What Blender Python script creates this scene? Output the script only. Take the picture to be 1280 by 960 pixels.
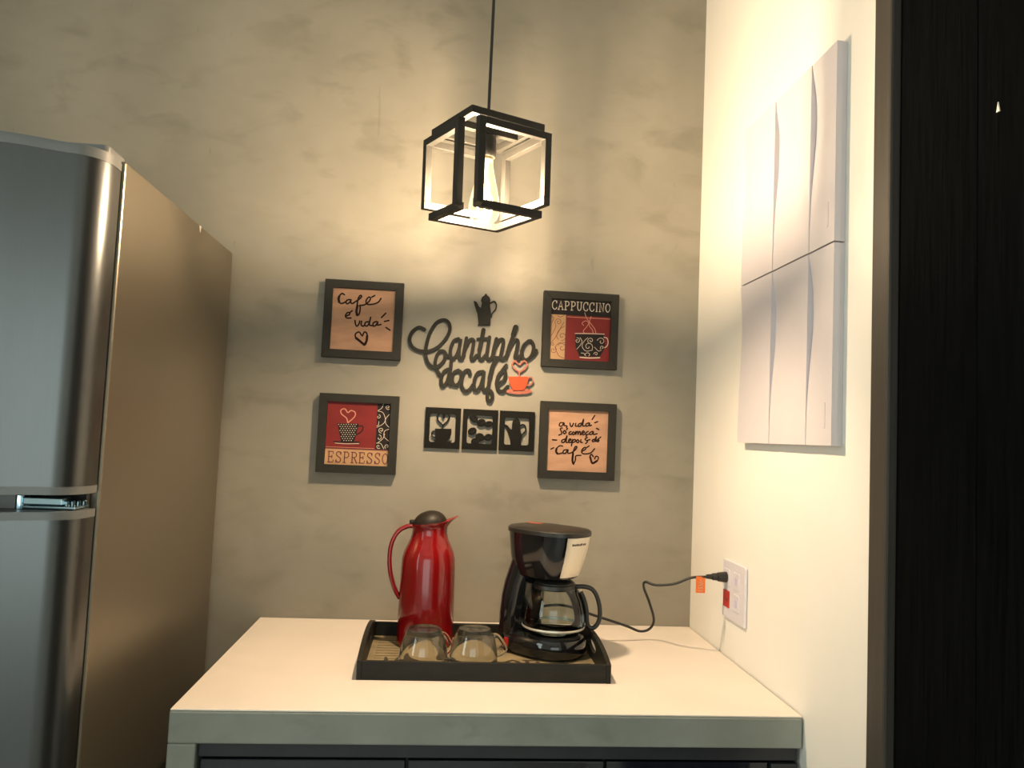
import bpy, bmesh, math, random
from mathutils import Vector, Matrix
random.seed(7)
for o in list(bpy.data.objects): bpy.data.objects.remove(o)
S = bpy.context.scene
COL = S.collection

# ------------------------------------------------------------------ camera
CAM = Vector((-0.67228, -2.02911, 1.38117))
RIGHT = Vector((0.99504894, -0.08955227, 0.04310444))
UP = Vector((-0.04874206, -0.06175036, 0.99690075))
FWD = Vector((0.08661301, 0.99406604, 0.06580959))
FOC = 971.915                      # focal length in pixels of a 1280 px wide frame
cd = bpy.data.cameras.new('camera'); cam = bpy.data.objects.new('camera', cd); COL.objects.link(cam)
cd.sensor_width = 36; cd.lens = FOC / 1280 * 36; cd.clip_start = 0.02
cam.matrix_world = Matrix(((RIGHT.x, UP.x, -FWD.x, CAM.x), (RIGHT.y, UP.y, -FWD.y, CAM.y),
                           (RIGHT.z, UP.z, -FWD.z, CAM.z), (0, 0, 0, 1)))
S.camera = cam

# ------------------------------------------------------------------ world, exposure
S.view_settings.view_transform = 'Standard'
S.view_settings.look = 'None'
S.view_settings.gamma = 1.0
S.view_settings.use_curve_mapping = False
S.view_settings.exposure = 0.4
BULB_POWER = 35.0
BULB_COLOR = (1.0, 0.765, 0.53)
DAY_POWER = 20.0
SIDE_POWER = 13.0
w = bpy.data.worlds.new('daylight'); S.world = w; w.use_nodes = True
w.node_tree.nodes['Background'].inputs[0].default_value = (0.78, 0.92, 1.0, 1)
w.node_tree.nodes['Background'].inputs[1].default_value = 0.35
# area light for assumed ambient daylight, through an unseen opening added behind the camera
ld = bpy.data.lights.new('assumed_rear_daylight', 'AREA'); ld.shape = 'RECTANGLE'; ld.size = 2.1; ld.size_y = 1.9
ld.energy = DAY_POWER; ld.color = (0.88, 1.0, 0.93)
lo = bpy.data.objects.new('assumed_rear_daylight', ld); COL.objects.link(lo)
lo.location = (-1.15, -4.32, 1.25); lo.rotation_euler = (math.radians(90), 0, 0)

# cool fill for the upper left, from a window added in the left wall
ls = bpy.data.lights.new('added_side_light', 'AREA'); ls.shape = 'RECTANGLE'; ls.size = 1.35; ls.size_y = 0.85
ls.energy = SIDE_POWER; ls.color = (0.86, 1.0, 0.92)
lso = bpy.data.objects.new('added_side_light', ls); COL.objects.link(lso)
lso.location = (-2.44, -1.6, 1.62); lso.rotation_euler = (0, math.radians(-90), 0)

# ------------------------------------------------------------------ helpers
def wall_at(px, py, y=0.0):
    """photo pixel -> (x, z) on the plane parallel to the back wall at depth y"""
    d = RIGHT * ((px - 640) / FOC) + UP * (-(py - 480) / FOC) + FWD
    t = (y - CAM.y) / d.y
    p = CAM + d * t
    return (p.x, p.z)

class MB:
    def __init__(s): s.v = []; s.f = []
    def add(s, vs, fs):
        n = len(s.v); s.v += [tuple(q) for q in vs]; s.f += [tuple(i + n for i in f) for f in fs]; return s
    def box(s, x0, x1, y0, y1, z0, z1):
        vs = [(x, y, z) for z in (z0, z1) for y in (y0, y1) for x in (x0, x1)]
        return s.add(vs, [(0, 2, 3, 1), (4, 5, 7, 6), (0, 1, 5, 4), (2, 6, 7, 3), (0, 4, 6, 2), (1, 3, 7, 5)])
    def prism(s, poly, a0, a1, plane='xy'):
        """closed polygon extruded between a0 and a1 along the third axis"""
        mp = {'xy': lambda p, a: (p[0], p[1], a), 'xz': lambda p, a: (p[0], a, p[1]), 'yz': lambda p, a: (a, p[0], p[1])}[plane]
        n = len(poly)
        vs = [mp(p, a0) for p in poly] + [mp(p, a1) for p in poly]
        fs = [tuple(range(n))[::-1], tuple(range(n, 2 * n))] + [(i, (i + 1) % n, n + (i + 1) % n, n + i) for i in range(n)]
        return s.add(vs, fs)
    def ring(s, outer, inner, a0, a1, plane='xz'):
        """frame between two closed loops of equal count, extruded"""
        mp = {'xy': lambda p, a: (p[0], p[1], a), 'xz': lambda p, a: (p[0], a, p[1]), 'yz': lambda p, a: (a, p[0], p[1])}[plane]
        n = len(outer)
        vs = [mp(p, a0) for p in outer] + [mp(p, a0) for p in inner] + [mp(p, a1) for p in outer] + [mp(p, a1) for p in inner]
        fs = []
        for i in range(n):
            j = (i + 1) % n
            fs += [(i, j, n + j, n + i), (2*n + i, 3*n + i, 3*n + j, 2*n + j), (i, 2*n + i, 2*n + j, j), (n + i, n + j, 3*n + j, 3*n + i)]
        return s.add(vs, fs)
    def tube(s, pts, r, n=10, smooth=0, closed=False, sx=1.0):
        pts = [Vector(p) for p in pts]
        if smooth: pts = [Vector(p) for p in catmull(pts, smooth, closed)]
        rs = r if isinstance(r, (list, tuple)) else None
        m = len(pts); rings = []
        ref = Vector((0.13, 0.31, 0.94)).normalized(); prev = None
        for i, p in enumerate(pts):
            if closed: t = pts[(i + 1) % m] - pts[i - 1]
            else: t = pts[min(i + 1, m - 1)] - pts[max(i - 1, 0)]
            t.normalize()
            if prev is None:
                a = t.cross(ref)
                if a.length < 1e-4: a = t.cross(Vector((1, 0, 0)))
                a.normalize()
            else:
                a = prev - t * prev.dot(t); a.normalize()
            prev = a; b = t.cross(a)
            rr = r if rs is None else rs[0] + (rs[-1] - rs[0]) * i / (m - 1) if len(rs) == 2 else rs[i]
            rings.append([p + a * (rr * sx * math.cos(2*math.pi*k/n)) + b * (rr * math.sin(2*math.pi*k/n)) for k in range(n)])
        vs = [q for g in rings for q in g]; fs = []
        for i in range(m if closed else m - 1):
            j = (i + 1) % m
            for k in range(n):
                l = (k + 1) % n
                fs.append((i*n + k, i*n + l, j*n + l, j*n + k))
        if not closed: fs += [tuple(range(n))[::-1], tuple(range((m - 1)*n, m*n))]
        return s.add(vs, fs)
    def lathe(s, prof, c=(0, 0, 0), n=40, cap0=True, cap1=True):
        vs = [(c[0] + r*math.cos(2*math.pi*k/n), c[1] + r*math.sin(2*math.pi*k/n), c[2] + z) for r, z in prof for k in range(n)]
        fs = []
        for i in range(len(prof) - 1):
            for k in range(n):
                l = (k + 1) % n
                fs.append((i*n + k, i*n + l, (i+1)*n + l, (i+1)*n + k))
        if cap0: fs.append(tuple(range(n))[::-1])
        if cap1: fs.append(tuple(range((len(prof)-1)*n, len(prof)*n)))
        return s.add(vs, fs)
    def loft(s, rings, cap=True):
        n = len(rings[0]); vs = [q for g in rings for q in g]; fs = []
        for i in range(len(rings) - 1):
            for k in range(n):
                l = (k + 1) % n
                fs.append((i*n + k, i*n + l, (i+1)*n + l, (i+1)*n + k))
        if cap: fs += [tuple(range(n))[::-1], tuple(range((len(rings)-1)*n, len(rings)*n))]
        return s.add(vs, fs)
    def stroke(s, pts, width, place, h0, h1, smooth=6, closed=False):
        """flat pen stroke with round ends; place(x, z, h) -> 3D"""
        P = [Vector((p[0], p[1])) for p in pts]
        if smooth and len(P) > 2: P = [Vector(p) for p in catmull(P, smooth, closed)]
        m = len(P); L = []; R_ = []
        ws = width if isinstance(width, (list, tuple)) else (width, width)
        for i in range(m):
            if closed: t = P[(i + 1) % m] - P[i - 1]
            else: t = P[min(i + 1, m - 1)] - P[max(i - 1, 0)]
            if t.length < 1e-9: t = Vector((1, 0))
            t.normalize(); nn = Vector((-t.y, t.x)); hw = (ws[0] + (ws[1] - ws[0]) * i / max(1, m - 1)) / 2
            L.append(P[i] + nn * hw); R_.append(P[i] - nn * hw)
        for i in range(m if closed else m - 1):
            j = (i + 1) % m
            q = [L[i], L[j], R_[j], R_[i]]
            s.nst = getattr(s, 'nst', 0) + 1; hh = h1 + (1 if h1 > h0 else -1) * 2.5e-6 * (s.nst % 120)
            vs = [place(p.x, p.y, h0) for p in q] + [place(p.x, p.y, hh) for p in q]
            s.add(vs, [(7, 6, 5, 4), (0, 4, 5, 1), (2, 6, 7, 3)])
        if not closed:
            for e, hw in ((0, ws[0] / 2), (m - 1, ws[1] / 2)):
                c = P[e]; k = 10
                s.nst = getattr(s, 'nst', 0) + 1; hh = h1 + (1 if h1 > h0 else -1) * 2.5e-6 * (s.nst % 120 + 3)
                vs = [place(c.x + hw*math.cos(2*math.pi*a/k), c.y + hw*math.sin(2*math.pi*a/k), h) for h in (h0, hh) for a in range(k)]
                s.add(vs, [tuple(range(k, 2*k))[::-1]] + [(a, a + k, (a+1) % k + k, (a+1) % k) for a in range(k)])
        return s

def catmull(P, sub, closed=False):
    out = []; n = len(P)
    for i in range(n if closed else n - 1):
        p1, p2 = P[i], P[(i + 1) % n]
        p0 = P[i - 1] if (closed or i > 0) else p1 * 2 - p2
        p3 = P[(i + 2) % n] if (closed or i + 2 < n) else p2 * 2 - p1
        for k in range(sub):
            t = k / sub
            out.append(0.5 * (2*p1 + (p2 - p0)*t + (2*p0 - 5*p1 + 4*p2 - p3)*t*t + (3*p1 - p0 - 3*p2 + p3)*t**3))
    if not closed: out.append(P[-1])
    return out

def world_loc(o):
    v = Vector((0, 0, 0))
    while o: v += o.location; o = o.parent
    return v
def obj(name, mb, mat, parent=None, bevel=0, smooth=False, origin=None, segs=2):
    base = world_loc(parent) if parent else Vector((0, 0, 0))
    org = Vector(origin) if origin is not None else base
    me = bpy.data.meshes.new(name)
    me.from_pydata([tuple(Vector(v) - org) for v in mb.v], [], mb.f)
    b = bmesh.new(); b.from_mesh(me); bmesh.ops.recalc_face_normals(b, faces=b.faces); b.to_mesh(me); b.free()
    me.materials.append(mat)
    o = bpy.data.objects.new(name, me); COL.objects.link(o)
    o.parent = parent; o.location = org - base
    if smooth:
        for p in me.polygons: p.use_smooth = True
        try: me.set_sharp_from_angle(angle=math.radians(40))
        except Exception: pass
    if bevel:
        md = o.modifiers.new('bevel', 'BEVEL'); md.width = bevel; md.segments = segs; md.limit_method = 'ANGLE'; md.angle_limit = math.radians(40)
    return o
def thing(name, loc, label, cat, group=None, kind=None):
    o = bpy.data.objects.new(name, None); COL.objects.link(o); o.location = loc; o.empty_display_size = 0.05
    o['label'] = label; o['category'] = cat
    if group: o['group'] = group
    if kind: o['kind'] = kind
    return o
def tag(o, label, cat, group=None, kind=None):
    o['label'] = label; o['category'] = cat
    if group: o['group'] = group
    if kind: o['kind'] = kind
    return o
def struct(o, label, cat):
    return tag(o, label, cat, kind='structure')

def rrect(x0, x1, y0, y1, r, k=6):
    out = []
    for cx, cy, a in ((x1 - r, y1 - r, 0), (x0 + r, y1 - r, 90), (x0 + r, y0 + r, 180), (x1 - r, y0 + r, 270)):
        for i in range(k + 1):
            t = math.radians(a + 90 * i / k); out.append((cx + r*math.cos(t), cy + r*math.sin(t)))
    return out
def ellipse(cx, cy, rx, ry, rot=0, n=24):
    c, s = math.cos(rot), math.sin(rot)
    return [(cx + rx*math.cos(t)*c - ry*math.sin(t)*s, cy + rx*math.cos(t)*s + ry*math.sin(t)*c) for t in [2*math.pi*i/n for i in range(n)]]

# ------------------------------------------------------------------ materials
MATS = {}
def mat(name, col, rough=0.5, metal=0.0, var=0.08, scale=30.0, bump=0.0, stretch=None, coat=0.0, spec=None, emit=None, estr=0.0):
    m = bpy.data.materials.new(name); m.use_nodes = True; nt = m.node_tree; N = nt.nodes; B = N['Principled BSDF']
    B.inputs['Roughness'].default_value = rough; B.inputs['Metallic'].default_value = metal
    if spec is not None: B.inputs['Specular IOR Level'].default_value = spec
    if coat: B.inputs['Coat Weight'].default_value = coat; B.inputs['Coat Roughness'].default_value = 0.05
    if emit: B.inputs['Emission Color'].default_value = (*emit, 1); B.inputs['Emission Strength'].default_value = estr
    tc = N.new('ShaderNodeTexCoord'); mp = N.new('ShaderNodeMapping'); nt.links.new(tc.outputs['Object'], mp.inputs[0])
    if stretch: mp.inputs['Scale'].default_value = stretch
    nz = N.new('ShaderNodeTexNoise'); nz.inputs['Scale'].default_value = scale; nz.inputs['Detail'].default_value = 5
    nt.links.new(mp.outputs[0], nz.inputs['Vector'])
    cr = N.new('ShaderNodeValToRGB')
    cr.color_ramp.elements[0].position = 0.3; cr.color_ramp.elements[1].position = 0.7
    cr.color_ramp.elements[0].color = (*[c * (1 - var) for c in col], 1)
    cr.color_ramp.elements[1].color = (*[min(1, c * (1 + var)) for c in col], 1)
    nt.links.new(nz.outputs['Fac'], cr.inputs[0]); nt.links.new(cr.outputs[0], B.inputs['Base Color'])
    if bump:
        bp = N.new('ShaderNodeBump'); bp.inputs['Strength'].default_value = bump; bp.inputs['Distance'].default_value = 0.01
        nt.links.new(nz.outputs['Fac'], bp.inputs['Height']); nt.links.new(bp.outputs[0], B.inputs['Normal'])
    MATS[name] = m
    return m

def cement(name, base, dark, light, sc=1.0):
    """trowelled burnt-cement plaster: broad clouds, small dark smudges, fine scratches"""
    m = bpy.data.materials.new(name); m.use_nodes = True; nt = m.node_tree; N = nt.nodes; B = N['Principled BSDF']; L = nt.links.new
    B.inputs['Roughness'].default_value = 0.55
    tc = N.new('ShaderNodeTexCoord')
    def noise(scale, detail, dist, stretch):
        mp = N.new('ShaderNodeMapping'); mp.inputs['Scale'].default_value = stretch; L(tc.outputs['Object'], mp.inputs[0])
        n = N.new('ShaderNodeTexNoise'); n.inputs['Scale'].default_value = scale; n.inputs['Detail'].default_value = detail
        n.inputs['Distortion'].default_value = dist; L(mp.outputs[0], n.inputs['Vector']); return n
    def ramp(src, p0, p1, c0, c1):
        r = N.new('ShaderNodeValToRGB'); r.color_ramp.elements[0].position = p0; r.color_ramp.elements[1].position = p1
        r.color_ramp.elements[0].color = (*c0, 1); r.color_ramp.elements[1].color = (*c1, 1); L(src, r.inputs[0]); return r
    def mix(fac, a, b):
        x = N.new('ShaderNodeMix'); x.data_type = 'RGBA'
        if isinstance(fac, float): x.inputs[0].default_value = fac
        else: L(fac, x.inputs[0])
        L(a, x.inputs[6])
        if isinstance(b, tuple): x.inputs[7].default_value = (*b, 1)
        else: L(b, x.inputs[7])
        return x.outputs[2]
    n1 = noise(2.6*sc, 8, 0.15, (1, 1, 0.8)); r1 = ramp(n1.outputs['Fac'], 0.36, 0.64, [c*0.93 for c in base], light)
    n2 = noise(9.5*sc, 7, 0.5, (0.8, 1, 1.5)); r2 = ramp(n2.outputs['Fac'], 0.52, 0.74, (0, 0, 0), (1, 1, 1))
    n2b = noise(1.7*sc, 2, 0.0, (1, 1, 1)); r2b = ramp(n2b.outputs['Fac'], 0.38, 0.58, (0, 0, 0), (0.55, 0.55, 0.55))
    mu = N.new('ShaderNodeMath'); mu.operation = 'MULTIPLY'; L(r2.outputs[0], mu.inputs[0]); L(r2b.outputs[0], mu.inputs[1])
    c = mix(mu.outputs[0], r1.outputs[0], dark)
    n3 = noise(26*sc, 4, 0.4, (0.5, 1, 1)); r3 = ramp(n3.outputs['Fac'], 0.45, 0.75, (0, 0, 0), (0.10, 0.10, 0.10))
    c = mix(r3.outputs[0], c, dark)
    n4 = noise(9*sc, 3, 0.8, (3.2, 1, 0.5)); r4 = ramp(n4.outputs['Fac'], 0.725, 0.75, (0, 0, 0), (0.2, 0.2, 0.2))
    c = mix(r4.outputs[0], c, tuple(d*0.8 for d in dark))
    L(c, B.inputs['Base Color'])
    bp = N.new('ShaderNodeBump'); bp.inputs['Strength'].default_value = 0.12; bp.inputs['Distance'].default_value = 0.004
    L(n1.outputs['Fac'], bp.inputs['Height']); L(bp.outputs[0], B.inputs['Normal'])
    return m

def glass(name, tint=(0.96, 0.98, 0.97), rough=0.0, ior=1.3, glow=0.0):
    m = bpy.data.materials.new(name); m.use_nodes = True; nt = m.node_tree; N = nt.nodes; L = nt.links.new
    N.remove(N['Principled BSDF']); out = N['Material Output']
    tr = N.new('ShaderNodeBsdfTransparent'); gl = N.new('ShaderNodeBsdfGlossy'); gl.inputs['Roughness'].default_value = 0.03
    nz = N.new('ShaderNodeTexNoise'); nz.inputs['Scale'].default_value = 8
    cr = N.new('ShaderNodeValToRGB'); cr.color_ramp.elements[0].color = (*[c*0.985 for c in tint], 1); cr.color_ramp.elements[1].color = (*tint, 1)
    L(nz.outputs['Fac'], cr.inputs[0]); L(cr.outputs[0], tr.inputs[0])
    fr = N.new('ShaderNodeFresnel'); fr.inputs[0].default_value = ior
    mx = N.new('ShaderNodeMixShader'); L(fr.outputs[0], mx.inputs[0]); L(tr.outputs[0], mx.inputs[1]); L(gl.outputs[0], mx.inputs[2])
    last = mx
    if glow:                                  # lit lamp glass
        em = N.new('ShaderNodeEmission'); em.inputs[0].default_value = (1.0, 0.80, 0.48, 1); em.inputs[1].default_value = glow
        last = N.new('ShaderNodeAddShader'); L(mx.outputs[0], last.inputs[0]); L(em.outputs[0], last.inputs[1])
    L(last.outputs[0], out.inputs['Surface'])
    return m

M_WALL = cement('burnt_cement', (0.240, 0.220, 0.172), (0.130, 0.116, 0.082), (0.280, 0.256, 0.203))
M_CEM2 = cement('counter_cement', (0.255, 0.265, 0.225), (0.18, 0.19, 0.15), (0.295, 0.305, 0.265), 2.5)
M_WHITE = mat('white_wall_paint', (0.80, 0.775, 0.72), 0.6, var=0.015, scale=6, bump=0.03)
M_PLASTER = mat('pale_room_paint', (0.62, 0.60, 0.54), 0.7, var=0.02, scale=4)
M_CTOP = mat('white_counter_paint', (0.78, 0.705, 0.63), 0.38, var=0.03, scale=9, bump=0.04)
M_CEIL = mat('ceiling_paint', (0.75, 0.74, 0.70), 0.8, var=0.01)
M_FLOOR = mat('grey_porcelain', (0.33, 0.31, 0.28), 0.35, var=0.06, scale=5)
M_BLACKW = mat('black_door_wood', (0.0040, 0.0043, 0.0045), 0.7, var=0.3, scale=26, stretch=(8, 8, 0.35), bump=0.0, spec=0.0)
M_JAMB = mat('dark_brown_jamb', (0.055, 0.048, 0.040), 0.5, spec=0.2, var=0.10, scale=18, stretch=(6, 6, 0.4))
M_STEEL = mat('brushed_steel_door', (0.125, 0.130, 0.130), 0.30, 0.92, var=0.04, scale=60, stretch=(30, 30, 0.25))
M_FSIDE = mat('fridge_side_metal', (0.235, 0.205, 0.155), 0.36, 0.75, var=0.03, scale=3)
M_FCAP = mat('fridge_grey_plastic', (0.16, 0.165, 0.16), 0.4, var=0.04)
M_GASKET = mat('black_gasket', (0.012, 0.011, 0.010), 0.7)
M_CHROME = mat('blue_chrome', (0.50, 0.72, 0.86), 0.12, 1.0, var=0.05)
M_MATTE = mat('black_mdf_paint', (0.005, 0.0048, 0.0034), 0.7, var=0.15, scale=60, spec=0.15)
M_FRAME = mat('charcoal_frame', (0.017, 0.016, 0.012), 0.6, var=0.10, scale=40, spec=0.25)
M_SIGN = mat('sign_charcoal', (0.010, 0.0095, 0.006), 0.65, var=0.12, scale=50, spec=0.25)
M_WOODP = mat('kraft_wood_print', (0.37, 0.215, 0.135), 0.6, spec=0.2, var=0.14, scale=16, stretch=(1, 1, 3.5))
M_INK = mat('dark_brown_ink', (0.020, 0.008, 0.005), 0.7, spec=0.1, var=0.1)
M_REDP = mat('red_print', (0.155, 0.013, 0.011), 0.55, var=0.12, scale=18, spec=0.25)
M_BLKP = mat('black_print', (0.012, 0.009, 0.008), 0.6, var=0.2, spec=0.2)
M_BEIGEP = mat('beige_print', (0.40, 0.24, 0.125), 0.6, spec=0.2, var=0.08, scale=20)
M_WHITEP = mat('cream_print', (0.52, 0.44, 0.34), 0.5, var=0.05)
M_PINKP = mat('salmon_print', (0.50, 0.22, 0.14), 0.5, var=0.05)
M_BROWNP = mat('maroon_print', (0.10, 0.016, 0.010), 0.6, var=0.08)
M_ORANGE = mat('orange_acrylic', (0.47, 0.055, 0.015), 0.45, spec=0.25, var=0.04)
M_SALMON = mat('salmon_acrylic', (0.30, 0.085, 0.05), 0.45, var=0.04)
M_LAMP = mat('lamp_black_metal', (0.020, 0.019, 0.016), 0.5, 0.0, spec=0.3, var=0.08, scale=80)
M_CORD = mat('black_cord', (0.012, 0.011, 0.010), 0.5)
M_RED = mat('red_thermos_plastic', (0.21, 0.004, 0.005), 0.16, var=0.04, coat=0.4)
M_LID = mat('dark_thermos_lid', (0.016, 0.012, 0.009), 0.5, var=0.1, spec=0.25)
M_BLK = mat('gloss_black_plastic', (0.009, 0.009, 0.010), 0.10, var=0.1, coat=0.3)
M_BLKS = mat('satin_black_plastic', (0.017, 0.015, 0.012), 0.38, var=0.1)
M_INOX = mat('inox_strip', (0.80, 0.74, 0.62), 0.38, 0.6, var=0.03, scale=40, stretch=(20, 20, 0.5))
M_REDSW = mat('red_switch', (0.42, 0.014, 0.012), 0.25, emit=(0.9, 0.05, 0.03), estr=0.02)
M_TRAY = mat('tray_black_wood', (0.013, 0.0125, 0.0095), 0.5, spec=0.25, var=0.35, scale=24, stretch=(0.6, 3, 3), bump=0.04)
M_MAP = mat('vintage_paper', (0.24, 0.19, 0.105), 0.5, var=0.30, scale=22)
M_PAPERD = mat('vintage_ink', (0.045, 0.033, 0.018), 0.6, var=0.2)
M_PLASW = mat('white_plastic', (0.68, 0.65, 0.70), 0.3, var=0.01)
M_PLASL = mat('lilac_plastic', (0.58, 0.52, 0.72), 0.3, var=0.02)
M_PANEL = mat('white_panel_plastic', (0.60, 0.565, 0.595), 0.45, var=0.01, spec=0.3)
M_TAG = mat('orange_tag', (0.78, 0.16, 0.02), 0.5, var=0.05)
M_GLASS = mat('clear_glass', (0.97, 0.98, 0.97), 0.0, var=0.005)
M_GLASS.node_tree.nodes['Principled BSDF'].inputs['Transmission Weight'].default_value = 1.0
M_GLASS.node_tree.nodes['Principled BSDF'].inputs['IOR'].default_value = 1.45
M_CGLASS = glass('carafe_glass', (0.86, 0.90, 0.87), ior=1.5)
M_BGLASS = glass('bulb_glass', (1.0, 0.97, 0.90), ior=1.12, glow=0.3)
M_DARKGL = mat('black_cabinet_glass', (0.010, 0.012, 0.018), 0.08, var=0.1, coat=0.4)
M_CABIN = mat('black_cabinet_board', (0.018, 0.019, 0.024), 0.4, var=0.15)
M_WFRAME = mat('window_aluminium', (0.75, 0.75, 0.74), 0.4, 0.3)
M_CHIP = mat('white_chip', (0.85, 0.80, 0.70), 0.5)
M_BRASS = mat('brass_cap', (0.55, 0.42, 0.20), 0.3, 0.9)

# ------------------------------------------------------------------ the room
H = 2.75; XL = -2.35; YB = -4.25
struct(obj('wall_back', MB().box(XL - 0.12, 0.12, 0, 0.12, 0, H), M_WALL), 'burnt cement plastered back wall with grey smudges', 'wall')
struct(obj('wall_right', MB().box(0, 0.12, -0.8625, 0, 0, H), M_WHITE), 'white painted side wall right of the coffee counter', 'wall')
struct(obj('wall_right_near', MB().box(0.012, 0.12, YB, -1.95, 0, H), M_WHITE), 'white side wall nearer than the black door', 'wall')
struct(obj('wall_right_header', MB().box(0.012, 0.12, -1.95, -0.8625, 2.64, H), M_WHITE), 'white wall strip above the black door', 'wall')
wl = MB()
wl.box(XL - 0.12, XL, YB, -2.04, 0, H); wl.box(XL - 0.12, XL, -1.16, 0, 0, H); wl.box(XL - 0.12, XL, -2.04, -1.16, 0, 0.93); wl.box(XL - 0.12, XL, -2.04, -1.16, 2.31, H)
w2 = thing('added_window', (XL - 0.06, -1.6, 0.93), 'unseen aluminium window added in the left wall for cool side light', 'window', kind='structure')  # opening added out of view to carry the side fill
for y in (-2.02, -1.6, -1.18): obj('window_stile', MB().box(XL - 0.05, XL - 0.02, y - 0.018, y + 0.018, 0.93, 2.31), M_WFRAME, w2)
for z in (0.948, 2.292): obj('window_rail', MB().box(XL - 0.05, XL - 0.02, -2.002, -1.198, z - 0.018, z + 0.018), M_WFRAME, w2)
struct(obj('wall_left', wl, M_PLASTER), 'pale painted wall left of the fridge', 'wall')
struct(obj('floor', MB().box(XL - 0.12, 0.12, YB - 0.12, 0.12, -0.1, 0), M_FLOOR), 'grey tiled kitchen floor', 'floor')
struct(obj('ceiling', MB().box(XL - 0.12, 0.12, YB - 0.12, 0.12, H, H + 0.1), M_CEIL), 'plain white ceiling above the pendant lamp', 'ceiling')
wr = MB()
wr.box(XL - 0.12, -2.2, YB - 0.12, YB, 0, H); wr.box(-0.1, 0.12, YB - 0.12, YB, 0, H)
wr.box(-2.2, -0.1, YB - 0.12, YB, 2.2, H); wr.box(-2.2, -0.1, YB - 0.12, YB, 0, 0.3)
struct(obj('wall_rear', wr, M_PLASTER), 'pale wall behind the viewer with an assumed wide window opening', 'wall')
win = thing('assumed_rear_window', (-1.15, YB - 0.06, 0.3), 'wide unseen aluminium window assumed behind the viewer for ambient daylight', 'window', kind='structure')  # out of view, assumed so the rear area light has an opening
for x in (-2.18, -1.15, -0.12): obj('window_stile', MB().box(x - 0.02, x + 0.02, YB - 0.08, YB - 0.04, 0.3, 2.2), M_WFRAME, win)
for z in (0.32, 2.18): obj('window_rail', MB().box(-2.16, -0.14, YB - 0.08, YB - 0.04, z - 0.02, z + 0.02), M_WFRAME, win)

# black door with its dark jamb, right edge of the picture
dr = thing('door_1', (0.05, -1.4, 0), 'black wooden door of vertical boards right of the white wall', 'door', kind='structure')
obj('door_jamb', MB().box(-0.006, 0.115, -0.912, -0.863, 0, 2.64), M_JAMB, dr, bevel=0.004)
obj('door_jamb', MB().box(-0.006, 0.115, -1.949, -1.90, 0, 2.64), M_JAMB, dr, bevel=0.004)
obj('door_jamb', MB().box(-0.006, 0.115, -1.90, -0.912, 2.59, 2.64), M_JAMB, dr, bevel=0.004)
yb = -0.914; k = 0
for wd in (0.176, 0.2, 0.2, 0.2, 0.206):
    brd = obj('board', MB().box(0.008, 0.045, yb - wd + 0.001, yb, 0.006, 2.588), M_BLACKW, dr, bevel=0.002)
    yb -= wd
obj('paint_chip', MB().prism([(-1.132, 1.815), (-1.126, 1.815), (-1.129, 1.828)], 0.0065, 0.0082, 'yz'), M_CHIP, dr)

# ------------------------------------------------------------------ counter
ZC = 0.90
ct = thing('counter', (-0.552, -0.325, 0), 'white topped cement counter with grey front edge under the wall sign', 'counter')
xl, xr, yf = -1.1035, -0.003, -0.6515
obj('slab', MB().box(xl, xr, yf, -0.001, 0.8435, ZC - 0.003), M_CEM2, ct, bevel=0.003)
obj('top_coat', MB().box(xl + 0.001, xr, yf + 0.0015, -0.001, ZC - 0.003, ZC), M_CTOP, ct, bevel=0.0012)
obj('side_panel', MB().box(xl, -1.0567, yf, -0.001, 0, 0.8435), M_CEM2, ct, bevel=0.003)
cb = thing('cabinet', (-0.53, -0.33, 0), 'black glass fronted cabinet built in under the counter', 'cabinet')
obj('body', MB().box(-1.0562, -0.006, -0.615, -0.01, 0.08, 0.842), M_CABIN, cb)
obj('plinth', MB().box(-1.05, -0.01, -0.58, -0.02, 0.0, 0.08), M_CABIN, cb)
obj('top_rail', MB().box(-1.0562, -0.006, -0.640, -0.615, 0.818, 0.842), M_CABIN, cb, bevel=0.002)
xs = [-1.054, -0.705, -0.357, -0.058]
for a, b in zip(xs[:-1], xs[1:]):
    d = obj('door', MB().box(a + 0.002, b - 0.002, -0.638, -0.616, 0.09, 0.814), M_DARKGL, cb, bevel=0.002)
    obj('handle', MB().box(b - 0.03, b - 0.018, -0.648, -0.638, 0.55, 0.75), M_CABIN, d, bevel=0.002)
obj('end_stile', MB().box(-0.056, -0.006, -0.643, -0.616, 0.09, 0.814), M_CABIN, cb, bevel=0.002)

# ------------------------------------------------------------------ refrigerator
FX0, FX1 = -1.92, -1.2236
fr = thing('refrigerator', (-1.57, -0.37, 0), 'brushed steel two door refrigerator left of the counter', 'refrigerator')
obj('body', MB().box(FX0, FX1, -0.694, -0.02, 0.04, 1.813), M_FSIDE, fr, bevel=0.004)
obj('gasket', MB().box(FX0 + 0.012, FX1 - 0.014, -0.709, -0.694, 0.08, 1.80), M_GASKET, fr)
for x in (FX0 + 0.06, FX1 - 0.06):
    for y in (-0.62, -0.09): obj('foot', MB().lathe([(0.022, 0), (0.022, 0.03), (0.014, 0.041)], (x, y, 0), 16), M_GASKET, fr)
def door_poly(inset=0.0):
    xa, xb = FX0 + inset, FX1 - inset; yb_, yf_ = -0.709, -0.786 + inset; r = 0.055
    P = [(xa, yb_), (xb, yb_)]
    P.append((xb, yf_ + r))
    for i in range(1, 9):
        t = math.radians(90 * i / 8); P.append((xb - r*0.95 + r*0.95*math.cos(t), yf_ + r - r*math.sin(t)))
    for i in range(1, 12):
        u = i / 12; P.append((xb - r + (xa + r - xb + r) * u, yf_ - 0.062 * math.sin(math.pi * u) ** 0.8))
    for i in range(0, 9):
        t = math.radians(90 * i / 8); P.append((xa + r*0.95 - r*0.95*math.sin(t), yf_ + r - r*math.cos(t)))
    return P
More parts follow.
